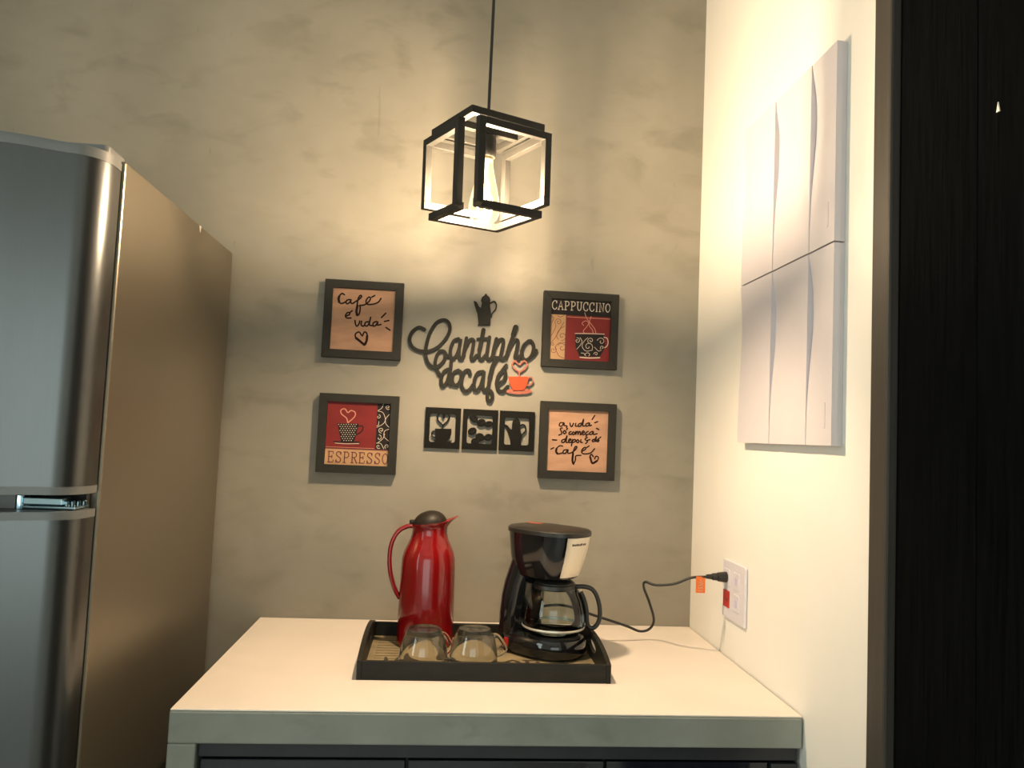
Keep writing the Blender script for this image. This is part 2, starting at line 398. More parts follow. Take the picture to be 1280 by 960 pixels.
for (z0, z1, nm) in ((1.2605, 1.802, 'freezer_door'), (0.10, 1.2345, 'fridge_door')):
    d = obj(nm, MB().prism(door_poly(), z0 + 0.012, z1 - 0.012), M_STEEL, fr, smooth=True)
    obj('end_cap', MB().prism(door_poly(-0.0008), z1 - 0.012, z1), M_FCAP, d, smooth=True)
    obj('end_cap', MB().prism(door_poly(-0.0008), z0, z0 + 0.012), M_FCAP, d, smooth=True)
obj('top_cover', MB().prism([(p[0] , p[1] + 0.003) for p in door_poly(0.002)], 1.802, 1.8085), M_FCAP, fr, smooth=True)
obj('hinge_cover', MB().prism(rrect(FX1 - 0.10, FX1 - 0.012, -0.735, -0.66, 0.012), 1.8085, 1.826), M_FCAP, fr, bevel=0.004)
# chrome bracket shown in the slot between the two doors
hg = obj('hinge', MB().box(FX1 - 0.098, FX1 - 0.012, -0.752, -0.7027, 1.2360, 1.2405), M_CHROME, fr, bevel=0.001)
obj('hinge_plate', MB().box(FX1 - 0.088, FX1 - 0.03, -0.757, -0.72, 1.2425, 1.2535), M_CHROME, hg, bevel=0.0015)
obj('hinge_pin', MB().lathe([(0.006, 0), (0.006, 0.02)], (FX1 - 0.095, -0.748, 1.2352), 16), M_CHROME, hg)
for q in range(4):
    obj('screw', MB().lathe([(0.0035, 0), (0.0035, 0.006), (0.002, 0.008)], (FX1 - 0.026 + q*0.006 - 0.004, -0.738 + q*0.006, 1.2405), 10), M_CHROME, hg)
obj('slot_liner', MB().box(FX0 + 0.02, FX1 - 0.101, -0.752, -0.7027, 1.2350, 1.2595), M_FCAP, fr)
obj('paint_chip', MB().prism([(-0.295, 1.8105), (-0.283, 1.811), (-0.287, 1.797)], FX1 - 0.0002, FX1 + 0.001, 'yz'), M_CHIP, fr)

# ------------------------------------------------------------------ pendant lamp
LX, LY = -0.6095, -0.487
A_ = math.radians(27.8)
TILT = Matrix.Rotation(math.radians(-0.7), 3, 'Y') @ Matrix.Rotation(math.radians(1.6), 3, 'X')      # it hangs a little askew
e2 = TILT @ Vector((math.cos(A_), math.sin(A_), 0)); e1 = TILT @ Vector((-math.sin(A_), math.cos(A_), 0)); e3 = TILT @ Vector((0, 0, 1))
lamp = thing('pendant_lamp', (LX, LY, 1.80), 'black open cube pendant lamp hanging on a cord over the counter', 'lamp')
a = 0.1528; WB = 0.0145; ZT, ZB = 1.9948, 1.8205           # centre lines of the upper and lower square rings
ZU, ZL = 1.9690, 1.8400                                    # centre lines of the side bars
def LP(u, v, z):      # u along e1 (0 near .. 1 left-back), v along e2 (0 near .. 1 right-back)
    return Vector((LX, LY, 1.9)) + e1 * (a * (u - 0.5)) + e2 * (a * (v - 0.5)) + e3 * (z - 1.9)
def bar(p, q, ext0=0.5, ext1=0.5, nm='bar'):
    t = (q - p).normalized(); p = p - t * WB * ext0; q = q + t * WB * ext1
    if abs(t.z) > 0.8: s1, s2 = e1, e2
    else:
        s1 = e3; s2 = t.cross(s1)
    h = WB / 2; vs = []
    for c in (p, q):
        for i, j in ((-1, -1), (1, -1), (1, 1), (-1, 1)): vs.append(c + s1 * (h * i) + s2 * (h * j))
    return obj(nm, MB().add(vs, [(0, 1, 2, 3), (7, 6, 5, 4), (0, 4, 5, 1), (1, 5, 6, 2), (2, 6, 7, 3), (3, 7, 4, 0)]), M_LAMP, lamp, bevel=0.0008)
D1, D2, g = 0.117, 0.17, 0.12
ring = [(0, 0), (1, 0), (1, 1), (0, 1)]
for i in range(4):
    p, q = ring[i], ring[(i + 1) % 4]
    bar(LP(*p, ZT), LP(*q, ZT), 0.5, -0.5)
# lower ring, open at the near corner where the two uprights come down
bar(LP(g + 0.12, 0, ZB), LP(1, 0, ZB), 0.0, -0.5); bar(LP(1, 0, ZB), LP(1, 1, ZB), 0.5, -0.5)
bar(LP(1, 1, ZB), LP(0, 1, ZB), 0.5, -0.5); bar(LP(0, 1, ZB), LP(0, g, ZB), 0.5, 0.5)
bar(LP(g, -D1, ZB), LP(g, -D1, ZU + WB*0.5), 0.5, 0.35)                                     # near left upright
bar(LP(-D2, 0.02, ZB), LP(-D2, 0.02, ZU), 0.5, 0.5)                               # near right upright
bar(LP(-D2, 0.02, ZB), LP(0, g - 0.03, ZB), 0.0, 0.0)                             # short return to the lower ring
bar(LP(-D2, 0.02, ZU), LP(-D2, 1, ZU), -0.5, -0.5)                                # front right upper bar
bar(LP(-D2, 1, ZU), LP(-D2, 1, ZL), 0.5, -0.5)                                    # right upright
bar(LP(-D2, 1, ZL), LP(0.85, 1.03, ZL), 0.5, -0.5)                                # back right lower bar
bar(LP(0.85, 1.03, ZL), LP(0.85, 1.03, ZU), 0.5, -0.5)                            # back upright
bar(LP(0.85, 1.03, ZU), LP(-D2, 1, ZU), 0.5, -0.5)                                # back right upper bar
bar(LP(g, -D1, ZU), LP(1, -D1, ZU), -0.5, -0.5)                                   # front left upper bar
bar(LP(1, -D1, ZU), LP(1, -D1, ZL), 0.5, -0.5)                                    # left upright
bar(LP(1, -D1, ZL), LP(1, 0.80, ZL), 0.5, -0.5)                                   # back left lower bar
bar(LP(1, 0.80, ZL), LP(1, 0.80, ZU), 0.5, -0.5)
bar(LP(1, 0.80, ZU), LP(1, -D1, ZU), 0.5, -0.5)                                   # back left upper bar
bar(LP(0.5, 0, ZT), LP(0.5, 1, ZT), -0.5, -0.5, 'cross_bar')
obj('cord', MB().tube([(LX, LY, H - 0.02), (LX, LY, ZT + 0.006)], 0.0033, 10), M_CORD, lamp, smooth=True)
obj('ceiling_rose', MB().lathe([(0.05, -0.03), (0.05, 0)], (LX, LY, H), 32), M_LAMP, lamp, bevel=0.004)
sk = obj('socket', MB().lathe([(0.010, 0.0), (0.018, -0.005), (0.0190, -0.016), (0.0180, -0.019), (0.0190, -0.022), (0.0190, -0.043), (0.017, -0.047)], (LX, LY, ZT - WB/2 - 0.001), 28), M_BLKS, lamp, smooth=True)
zb = ZT - WB/2 - 0.048
prof = [(0.0130, 0.0), (0.0135, -0.012), (0.017, -0.030), (0.0225, -0.055), (0.0285, -0.080), (0.0318, -0.100), (0.0315, -0.113), (0.027, -0.126), (0.018, -0.135), (0.008, -0.1385), (0.0005, -0.139)]
bl = obj('bulb', MB().lathe(prof, (LX, LY, zb), 40, cap0=False, cap1=False), M_BGLASS, lamp, smooth=True)
obj('bulb_cap', MB().lathe([(0.0132, 0.004), (0.0132, -0.006)], (LX, LY, zb), 24), M_BRASS, bl)
M_FIL = mat('glowing_filament', (1.0, 0.8, 0.5), 0.5, emit=(1.0, 0.78, 0.45), estr=70.0)
M_STEM = mat('glass_stem', (0.8, 0.75, 0.6), 0.2)
obj('stem', MB().lathe([(0.004, 0), (0.003, -0.05), (0.001, -0.055)], (LX, LY, zb), 12), M_STEM, bl)
for i in range(6):
    t = 2*math.pi*i/6; t2 = t + 0.5
    pts = [(LX + 0.006*math.cos(t), LY + 0.006*math.sin(t), zb - 0.048), (LX + 0.017*math.cos(t2), LY + 0.017*math.sin(t2), zb - 0.112)]
    obj('filament', MB().tube(pts, 0.0011, 6), M_FIL, bl)
pl = bpy.data.lights.new('bulb_light', 'POINT'); pl.energy = BULB_POWER; pl.color = BULB_COLOR; pl.shadow_soft_size = 0.022
plo = bpy.data.objects.new('bulb_light', pl); COL.objects.link(plo); plo.location = (LX, LY, zb - 0.082)

# ------------------------------------------------------------------ pictures on the back wall
def crop(ox, oy, s, y):
    return lambda u, v: wall_at(ox + u / s, oy + v / s, y)
def on_wall(x, z, h): return (x, h, z)

def picture(x, z, label, bg):
    t = thing('framed_picture', (x, 0, z - 0.1), label, 'picture', 'framed coffee pictures around the sign')
    r = 0.1; i_ = 0.0795
    out = [(-r, -r), (r, -r), (r, r), (-r, r)]; inn = [(-i_, -i_), (i_, -i_), (i_, i_), (-i_, i_)]
    for k in range(4):
        j = (k + 1) % 4
        poly = [(x + p[0], z + p[1]) for p in (out[k], out[j], inn[j], inn[k])]
        obj('frame_rail', MB().prism(poly, -0.025, -0.001, 'xz'), M_FRAME, t, bevel=0.0006)
    obj('print', MB().box(x - i_, x + i_, -0.017, -0.012, z - i_, z + i_), bg, t)
    return t
YP = -0.017
def strokes(name, lines, wd, cr, m, parent, h0=YP, h1=YP - 0.0006, smooth=6, place=on_wall):
    mb = MB()
    for ln in lines:
        ww = wd
        if isinstance(ln, tuple) and isinstance(ln[0], (int, float)): ww = ln[0]; ln = ln[1]
        mb.stroke([cr(*p) for p in ln], ww, place, h0, h1, smooth)
    return obj(name, mb, m, parent)
def patch(name, poly, cr, m, parent, h0=YP, h1=YP - 0.0003):
    return obj(name, MB().prism([cr(*p) for p in poly], h0, h1, 'xz'), m, parent)

# -- upper left: Café é vida
tA = picture(-0.8882, 1.6606, 'black framed wood print with handwriting Café é vida and a heart', M_WOODP)
cA = crop(390, 340, 8, YP)
A_TXT = [
 [(325, 228), (300, 215), (272, 245), (268, 290), (290, 315), (325, 305), (345, 290)],
 [(378, 275), (350, 283), (340, 305), (355, 318), (380, 300), (390, 275), (388, 305), (405, 315), (430, 300), (475, 270), (497, 243), (482, 235), (462, 270), (450, 340), (442, 410), (455, 435), (475, 410), (483, 350), (478, 335), (520, 330), (560, 305), (585, 270), (573, 250), (550, 270), (540, 300), (560, 325), (620, 320), (665, 300), (690, 265)],
 [(598, 252), (628, 235)],
 [(345, 440), (375, 425), (375, 407), (350, 410), (335, 440), (350, 460), (390, 460)], [(385, 400), (402, 388)],
 [(430, 485), (436, 525), (450, 542), (470, 520), (478, 490)], [(496, 492), (492, 530), (512, 542), (528, 528)],
 [(562, 497), (535, 505), (530, 535), (555, 538), (575, 500), (588, 448), (574, 525), (600, 538)],
 [(645, 495), (615, 508), (612, 540), (640, 533), (658, 498), (655, 530), (690, 525)],
 [(695, 455), (738, 412)], [(725, 495), (770, 485)], [(740, 555), (780, 582)],
 [(495, 632), (470, 600), (435, 620), (440, 660), (480, 690), (525, 730), (552, 680), (550, 620), (525, 600), (503, 640)]]
strokes('lettering', A_TXT + [(0.0062, q) for q in [[(272, 245), (266, 270), (272, 300)], [(455, 335), (445, 390), (450, 430)], [(440, 660), (480, 692), (523, 728)], [(552, 640), (545, 690), (525, 728)]]], 0.0039, cA, M_INK, tA)

# -- lower right: a vida só começa depois do Café
tD = picture(-0.3193, 1.3742, 'black framed wood print with handwriting a vida só começa depois do Café', M_WOODP)
cD = crop(665, 495, 8.496, YP)
D_TXT = [
 [(335, 285), (300, 285), (290, 315), (315, 320), (340, 285), (340, 312), (360, 315)], [(372, 318), (365, 337)],
 [(403, 288), (410, 320), (425, 322), (440, 290)], [(465, 290), (460, 318), (480, 320)],
 [(522, 288), (494, 300), (495, 322), (520, 312), (548, 245), (538, 312), (560, 318)],
 [(602, 285), (574, 298), (575, 320), (600, 312), (612, 287), (610, 316), (632, 310)],
 [(638, 250), (666, 207)], [(665, 285), (698, 272)], [(684, 343), (710, 356)],
 [(322, 340), (300, 347), (310, 375), (313, 403), (285, 415)], [(345, 366), (330, 385), (345, 401), (362, 385), (347, 367)], [(366, 358), (378, 343)],
 [(415, 377), (395, 387), (396, 408), (420, 405)], [(440, 380), (426, 395), (440, 411), (455, 395), (441, 380)],
 [(465, 376), (464, 410), (470, 388), (485, 376), (488, 410), (494, 388), (510, 376), (513, 411), (522, 405)],
 [(530, 395), (555, 386), (545, 370), (528, 390), (540, 412), (562, 405)], [(597, 376), (572, 390), (575, 410), (602, 405)], [(584, 412), (572, 432)],
 [(642, 375), (614, 390), (616, 410), (640, 402), (652, 376), (652, 408), (692, 400)],
 [(347, 458), (318, 470), (318, 492), (345, 485), (372, 420), (362, 488), (385, 492)],
 [(390, 476), (415, 464), (402, 455), (388, 475), (400, 495), (422, 486)], [(432, 460), (418, 530)], [(424, 478), (455, 460), (460, 482), (430, 495)],
 [(485, 462), (470, 480), (485, 496), (500, 480), (486, 462)], [(520, 462), (516, 490), (535, 494)], [(588, 440), (562, 458), (588, 482), (570, 506)], [(592, 470), (615, 462)],
 [(662, 458), (640, 470), (645, 486), (665, 475), (682, 430), (674, 482)], [(697, 463), (686, 478), (700, 486), (712, 470), (697, 463), (730, 436)],
 [(218, 465), (262, 468)], [(200, 565), (230, 549)],
 [(325, 532), (292, 530), (258, 560), (255, 595), (275, 615), (317, 605)],
 [(372, 570), (338, 577), (330, 605), (355, 608), (382, 570), (380, 605), (410, 605), (450, 580), (477, 542), (457, 540), (437, 600), (427, 690), (440, 722), (460, 680), (466, 636), (520, 630)],
 [(525, 592), (570, 562), (560, 545), (532, 570), (530, 603), (560, 615), (620, 605), (665, 560)], [(580, 547), (606, 530)],
 [(652, 645), (630, 620), (615, 650), (640, 715), (690, 690), (705, 652), (680, 640), (664, 668)]]
strokes('lettering', D_TXT + [(0.0054, q) for q in [[(260, 560), (256, 590), (270, 612)], [(436, 610), (429, 680), (440, 720)], [(618, 650), (640, 712), (688, 690)]]], 0.0033, cD, M_INK, tD)

# -- serif capitals as pen strokes in a unit box
SER = {
 'C': [[(.92, .80), (.80, .97), (.50, 1), (.18, .82), (.08, .5), (.18, .18), (.5, 0), (.8, .05), (.94, .22)], [(.92, .98), (.92, .74)]],
 'A': [[(.08, 0), (.5, 1), (.92, 0)], [(.25, .36), (.75, .36)], [(-.04, 0), (.22, 0)], [(.76, 0), (1.04, 0)]],
 'P': [[(.22, 0), (.22, 1)], [(.22, 1), (.62, 1), (.88, .86), (.88, .62), (.62, .46), (.22, .46)], [(.05, 0), (.42, 0)], [(.05, 1), (.3, 1)]],
 'U': [[(.15, 1), (.15, .3), (.3, .05), (.5, 0), (.7, .05), (.85, .3), (.85, 1)], [(0, 1), (.32, 1)], [(.70, 1), (1, 1)]],
 'I': [[(.5, 0), (.5, 1)], [(.3, 0), (.7, 0)], [(.3, 1), (.7, 1)]],
 'N': [[(.14, 0), (.14, 1), (.86, 0), (.86, 1)], [(0, 0), (.3, 0)], [(.7, 1), (1, 1)], [(0, 1), (.2, 1)]],
 'O': [[(.5, 1), (.18, .82), (.07, .5), (.18, .18), (.5, 0), (.82, .18), (.93, .5), (.82, .82), (.5, 1)]],
 'E': [[(.2, 0), (.2, 1)], [(.05, 1), (.88, 1), (.88, .82)], [(.2, .52), (.7, .52)], [(.7, .64), (.7, .40)], [(.05, 0), (.9, 0), (.93, .2)]],
 'S': [[(.84, .80), (.70, .97), (.45, 1), (.2, .9), (.18, .68), (.5, .52), (.82, .36), (.82, .12), (.55, 0), (.3, .03), (.14, .2)], [(.86, .98), (.86, .75)], [(.12, .25), (.12, .0)]],
 'R': [[(.2, 0), (.2, 1)], [(.2, 1), (.6, 1), (.86, .86), (.86, .64), (.6, .5), (.2, .5)], [(.52, .5), (.94, 0)], [(.05, 0), (.38, 0)], [(.05, 1), (.3, 1)], [(.86, 0), (1.02, 0)]],
 'M': [[(.1, 0), (.14, 1), (.5, .15), (.86, 1), (.9, 0)], [(0, 0), (.24, 0)], [(.76, 0), (1, 0)]],
 'L': [[(.2, 0), (.2, 1)], [(.05, 1), (.38, 1)], [(.05, 0), (.88, 0), (.92, .22)]],
 'F': [[(.2, 0), (.2, 1)], [(.05, 1), (.88, 1), (.9, .8)], [(.2, .52), (.7, .52)], [(.05, 0), (.38, 0)]],
 'B': [[(.2, 0), (.2, 1)], [(.05, 1), (.6, 1), (.82, .86), (.8, .64), (.55, .53), (.2, .53)], [(.55, .53), (.85, .42), (.88, .14), (.62, 0), (.05, 0)]],
}
CURVY = set('CSO')
def caps(text, cell, fn, wd, m, parent, place, h0, h1, fill=0.80, widths=None, name='lettering'):
    """fn(u, v): u in 0..1 along the word, v 0..1 up the letter"""
    mb = MB(); ws = [(widths or {}).get(c, 1.0) for c in text]; tot = sum(ws); x = 0
    for c, wv in zip(text, ws):
        for ln in SER.get(c, []):
            pts = [fn((x + wv * (0.5 + (p[0] - 0.5) * fill)) / tot, p[1]) for p in ln]
            mb.stroke(pts, wd, place, h0, h1, 5 if (c in CURVY and len(ln) > 3) else 0)
        x += wv
    return obj(name, mb, m, parent)
def spiral(cx, cy, r, turns, a0, sgn=1, n=18):
    return [(cx + r*(1 - i/n*0.85)*math.cos(a0 + sgn*turns*2*math.pi*i/n), cy + r*(1 - i/n*0.85)*math.sin(a0 + sgn*turns*2*math.pi*i/n)) for i in range(n + 1)]

# -- upper right: CAPPUCCINO
tB = picture(-0.3225, 1.6644, 'black framed red print of a swirled coffee cup reading CAPPUCCINO', M_REDP)
cB = crop(670, 355, 8.348, YP)
def clip(o, x0, x1, z0, z1): return o
x0, x1, z0, z1 = -0.3225 - 0.0795, -0.3225 + 0.0795, 1.6644 - 0.0795, 1.6644 + 0.0795
def rect_patch(name, xa, xb, za, zb_, m, parent, h=0.0003): return obj(name, MB().box(xa, xb, YP - h, YP, za, zb_), m, parent)
zblk = cB(460, 332)[1]
rect_patch('dark_band', x0, x1, zblk, z1, M_BLKP, tB)
xst = cB(306, 500)[0]
rect_patch('beige_strip', x0, xst, z0, zblk, M_BEIGEP, tB)
rect_patch('divider', xst, xst + 0.003, z0, zblk, M_BROWNP, tB)
rect_patch('fine_line', xst + 0.003, x1, zblk - 0.0052, zblk - 0.0038, M_PINKP, tB)
za, zb2 = cB(460, 278)[1], cB(460, 190)[1]
xa, xb = cB(160, 240)[0], cB(782, 240)[0]
caps('CAPPUCCINO', 1, lambda u, v: (xa + (xb - xa)*u, za + (zb2 - za)*v), 0.0021, M_WHITEP, tB, on_wall, YP - 0.0003, YP - 0.0008, widths={'I': 0.6})
SW = [spiral(235, 395, 38, 1.4, 2.6), [(197, 400), (205, 450), (160, 540)], [(290, 400), (250, 470), (200, 560), (165, 600)],
      spiral(272, 545, 45, 1.2, 1.8, -1), [(235, 580), (215, 545), (240, 480), (295, 440)], spiral(180, 690, 36, 1.3, -1.2), spiral(270, 665, 50, 1.2, 3.6),
      [(205, 690), (210, 640), (260, 610), (300, 612)], [(215, 705), (240, 750), (295, 778)], [(158, 330), (185, 360), (165, 400)], [(225, 330), (255, 345), (292, 330)], spiral(170, 620, 22, 1.2, 0.5)]
strokes('swirls', SW, 0.0013, cB, M_BROWNP, tB, YP - 0.0003, YP - 0.0008, 3)
patch('cup', [(412, 525), (408, 600), (415, 665), (455, 755), (665, 760), (708, 690), (722, 640), (706, 530)], cB, M_BLKP, tB, YP, YP - 0.0006)
for nm_, wd_, ln_ in (('cup_rim', 0.0019, [(408, 516), (560, 518), (712, 524)]), ('cup_saucer', 0.0030, [(460, 765), (560, 772), (662, 769)]), ('cup_handle', 0.0023, [(708, 556), (742, 568), (752, 615), (738, 650), (716, 664)])):
    strokes(nm_, [ln_], wd_, cB, M_WHITEP, tB, YP, YP - 0.0010)
SW = [spiral(570, 590, 34, 1.3, 2.0), spiral(545, 655, 48, 1.1, 0.6, -1), spiral(680, 600, 42, 1.1, 3.4), spiral(430, 590, 30, 1.2, 4.5), [(540, 560), (500, 600), (480, 650), (520, 700), (590, 690)],
      spiral(690, 665, 22, 1, 2.4), spiral(545, 745, 38, 0.6, 3.2), spiral(625, 730, 22, 1.1, 3.0), [(425, 680), (460, 640), (480, 600), (460, 560)], [(610, 660), (650, 700), (680, 690)], [(470, 720), (500, 725), (520, 750)]]
strokes('swirls', SW, 0.0012, cB, M_WHITEP, tB, YP - 0.0006, YP - 0.0011, 3)
strokes('steam', [[(505, 513), (493, 490), (530, 445), (548, 405), (515, 385), (480, 410), (497, 432)], [(595, 513), (588, 480), (556, 435), (560, 385), (575, 340)], [(625, 515), (612, 470), (580, 425), (530, 360), (508, 300)]], 0.0015, cB, M_PINKP, tB, YP - 0.0003, YP - 0.0009)

# -- lower left: ESPRESSO
tC = picture(-0.8854, 1.3680, 'black framed red print of a dotted coffee cup reading ESPRESSO', M_REDP)
cC = crop(385, 485, 8.348, YP)
x0, x1, z0, z1 = -0.8854 - 0.0795, -0.8854 + 0.0795, 1.3680 - 0.0795, 1.3680 + 0.0795
zbar = cC(500, 643)[1]; xst = cC(715, 400)[0]
rect_patch('beige_bar', x0, x1, z0, zbar, M_BEIGEP, tC)
rect_patch('dark_strip', xst, x1, zbar + 0.001, z1, M_BLKP, tC)
rect_patch('divider', x0, x1, zbar - 0.0004, zbar + 0.0028, M_BROWNP, tC, 0.0004)
rect_patch('fine_line', x0, xst - 0.003, zbar + 0.0040, zbar + 0.0050, M_PINKP, tC)
za, zb2 = cC(500, 782)[1], cC(500, 672)[1]; xa, xb = cC(195, 730)[0], cC(845, 730)[0]
caps('ESPRESSO', 1, lambda u, v: (xa + (xb - xa)*u, za + (zb2 - za)*v), 0.0025, M_BROWNP, tC, on_wall, YP - 0.0003, YP - 0.0008)
SW = [[(790, 160), (770, 210), (730, 235)], spiral(835, 200, 26, 1.2, 1.0), [(730, 240), (780, 255), (805, 310), (810, 370), (845, 410)], [(850, 275), (815, 315), (790, 370), (720, 410)], spiral(735, 300, 24, 1, -1.4),
      spiral(765, 440, 30, 1.3, 1.6), [(845, 430), (800, 450), (795, 510), (850, 560)], [(800, 480), (780, 530), (730, 570)], spiral(740, 520, 32, 0.8, -1.5), [(715, 575), (760, 580), (790, 635)], spiral(735, 610, 24, 1, 0.8), spiral(825, 610, 26, 1, 2.2), [(740, 350), (735, 385), (718, 395)]]
strokes('swirls', SW, 0.0013, cC, M_WHITEP, tC, YP - 0.0003, YP - 0.0008, 3)
patch('cup', [(308, 368), (345, 560), (482, 562), (532, 372)], cC, M_BLKP, tC, YP, YP - 0.0006)
strokes('cup_handle', [[(525, 398), (568, 398), (572, 432), (545, 465), (505, 485)]], 0.0030, cC, M_BLKP, tC, YP, YP - 0.0006)
strokes('cup_saucer', [[(270, 558), (400, 566), (535, 564)]], 0.0030, cC, M_BLKP, tC, YP, YP - 0.0007)
strokes('saucer_line', [[(282, 574), (400, 582), (528, 580)]], 0.0015, cC, M_WHITEP, tC, YP, YP - 0.0010)
dots = MB()
for r in range(9):
    for c in range(9):
        u = 322 + c*26 + (13 if r % 2 else 0); v = 380 + r*21
        lo_, hi_ = 308 + 37*(v - 368)/192 + 8, 532 - 50*(v - 368)/192 - 8
        if lo_ < u < hi_:
            p = cC(u, v); dots.prism(ellipse(p[0], p[1], 0.0012, 0.0012, 0, 8), YP - 0.0006, YP - 0.0010, 'xz')
obj('dots', dots, M_WHITEP, tC)
strokes('heart_steam', [[(415, 360), (402, 315), (350, 270), (345, 230), (385, 218), (416, 256), (450, 235), (492, 255), (486, 300), (432, 350), (418, 362)]], 0.0024, cC, M_PINKP, tC, YP, YP - 0.0009)

# ------------------------------------------------------------------ cut-out sign
YS = -0.006
cS = crop(500, 355, 6.4, -0.009)
sg = thing('wall_sign', (-0.60, 0, 1.50), 'dark cut-out script sign reading Cantinho do café with an orange cup', 'sign')
WS = 0.0092
LET = [
 (0.0090, [(195, 362), (150, 347), (98, 383), (76, 440), (95, 497), (150, 533), (230, 537), (305, 503), (365, 440), (398, 370), (390, 310), (350, 287), (290, 312), (240, 390), (213, 480), (205, 560), (222, 625), (262, 665), (310, 655), (350, 615), (368, 570), (348, 537), (312, 545), (286, 600), (284, 660), (318, 725)]),
 [(362, 575), (400, 575)],
 [(468, 438), (432, 455), (407, 510), (403, 570), (422, 598), (452, 570), (476, 505), (486, 438), (474, 520), (474, 580), (490, 602), (512, 572)],
 [(532, 432), (516, 520), (500, 603), (518, 535), (548, 462), (576, 442), (590, 462), (580, 530), (570, 585), (585, 603), (612, 572)],
 (0.0115, [(668, 368), (655, 440), (636, 530)]), [(636, 530), (634, 585), (655, 603), (682, 572)], (0.0075, [(622, 440), (700, 436)]),
 [(716, 425), (703, 510), (695, 575), (713, 605), (742, 578)],
 [(772, 437), (752, 520), (736, 605), (752, 535), (785, 462), (815, 442), (828, 462), (816, 530), (806, 580), (820, 605), (848, 580)],
 ((0.0135), [(926, 345), (908, 405)]), [(908, 405), (875, 500), (845, 605), (868, 535), (900, 468), (932, 447), (945, 467), (934, 530), (922, 585), (940, 605), (968, 570)],
 [(1030, 456), (992, 490), (975, 550), (990, 600), (1025, 602), (1060, 560), (1070, 500), (1050, 458), (1028, 456)], [(1040, 590), (1070, 565), (1090, 532)],
 [(386, 682), (352, 702), (330, 760), (335, 808), (356, 810), (382, 770), (396, 705)], [(412, 590), (405, 680), (395, 755), (402, 800), (425, 798)],
 [(465, 690), (432, 710), (417, 760), (430, 803), (460, 805), (485, 765), (490, 712), (466, 690)],
 [(562, 722), (550, 690), (517, 702), (496, 760), (495, 818), (520, 855), (556, 845), (582, 808)],
 [(665, 700), (622, 712), (596, 770), (595, 835), (615, 852), (645, 812), (666, 742), (673, 698), (665, 780), (666, 838), (686, 852), (702, 830)],
 (0.0115, [(772, 600), (742, 660), (718, 755)]), [(718, 755), (702, 860), (700, 918), (720, 940), (740, 905), (732, 865), (704, 842)], [(735, 590), (790, 590)],
 [(790, 800), (830, 770), (846, 722), (830, 697), (795, 722), (774, 790), (790, 850), (825, 857), (862, 820)], [(818, 692), (850, 650)]]
strokes('lettering', LET, WS, cS, M_SIGN, sg, -0.002, -0.009)
cup = obj('cup', MB().prism([cS(*p) for p in [(866, 742), (1025, 742), (1022, 780), (1008, 820), (988, 850), (905, 850), (885, 815), (872, 780)]], -0.0125, -0.009, 'xz'), M_ORANGE, sg)
obj('saucer', MB().prism([cS(*p) for p in ellipse(952, 858, 104, 24)], -0.009, -0.004, 'xz'), M_SALMON, sg)
strokes('cup_handle', [[(1018, 752), (1052, 748), (1062, 782), (1040, 805), (1008, 812)]], 0.0030, cS, M_SALMON, cup, -0.005, -0.0115)
strokes('heart_steam', [[(955, 738), (950, 705), (912, 672), (897, 640), (918, 616), (955, 645), (990, 616), (1015, 638), (1003, 672), (958, 705)]], 0.0040, cS, M_SALMON, sg, -0.004, -0.010)

pot = [(622, 330), (628, 312), (620, 235), (612, 215), (590, 140), (592, 133), (612, 142), (634, 182), (646, 190), (656, 150), (648, 128), (656, 104), (676, 90), (682, 78), (694, 78), (698, 90), (716, 104), (724, 128), (718, 150), (728, 232), (738, 250), (736, 266), (726, 272), (724, 312), (722, 330)]
pz = thing('coffee_pot_cutout', (cS(670, 250)[0], 0, cS(670, 330)[1]), 'grey coffee pot silhouette on the wall above the script sign', 'wall ornament')
obj('pot', MB().prism([cS(*p) for p in pot], -0.009, -0.001, 'xz'), M_SIGN, pz)
strokes('handle', [[(724, 150), (755, 138), (772, 165), (766, 200), (745, 225), (734, 240)]], 0.0030, cS, M_SIGN, pz, -0.001, -0.009)

# ------------------------------------------------------------------ three small plaques
cP = crop(520, 500, 8.258, -0.009)
def plaque(u0, u1, v0, v1, iu0, iu1, iv0, iv1, label):
    xa, zt = cP(u0, v0); xb, zb_ = cP(u1, v1)
    t = thing('wall_plaque', ((xa + xb)/2, 0, zb_), label, 'plaque', 'small cut-out coffee plaques in a row')
    ia, it = cP(iu0, iv0); ib, ibm = cP(iu1, iv1)
    inn = rrect(ia, ib, ibm, it, 0.006, 5); n = len(inn); out = []
    cx, cz = (ia + ib)/2, (it + ibm)/2
    for (x, z) in inn:
        dx, dz = x - cx, z - cz
        s = min(((xb - cx) if dx > 0 else (cx - xa)) / max(abs(dx), 1e-9), ((zt - cz) if dz > 0 else (cz - zb_)) / max(abs(dz), 1e-9))
        out.append((cx + dx*s, cz + dz*s))
    for cxx, czz in ((xa, zt), (xb, zt), (xa, zb_), (xb, zb_)):           # snap the nearest point to each outer corner
        i = min(range(n), key=lambda q: (out[q][0] - cxx)**2 + (out[q][1] - czz)**2); out[i] = (cxx, czz)
    obj('frame', MB().ring(out, inn, -0.009, -0.001, 'xz'), M_MATTE, t)
    return t
p1 = plaque(102, 448, 72, 508, 148, 400, 137, 442, 'small black cut-out plaque of a steaming cup, first in the row')
obj('cup', MB().prism([cP(*p) for p in [(197, 295), (366, 297), (364, 350), (348, 392), (326, 415), (330, 470), (210, 470), (205, 415), (200, 390)]], -0.0094, -0.002, 'xz'), M_MATTE, p1)
strokes('cup_handle', [[(198, 318), (170, 325), (164, 352), (176, 378), (200, 384)]], 0.0024, cP, M_MATTE, p1, -0.002, -0.009)
strokes('saucer', [[(190, 412), (210, 428), (240, 432)], [(365, 415), (345, 432), (310, 436)]], 0.0024, cP, M_MATTE, p1, -0.002, -0.009)
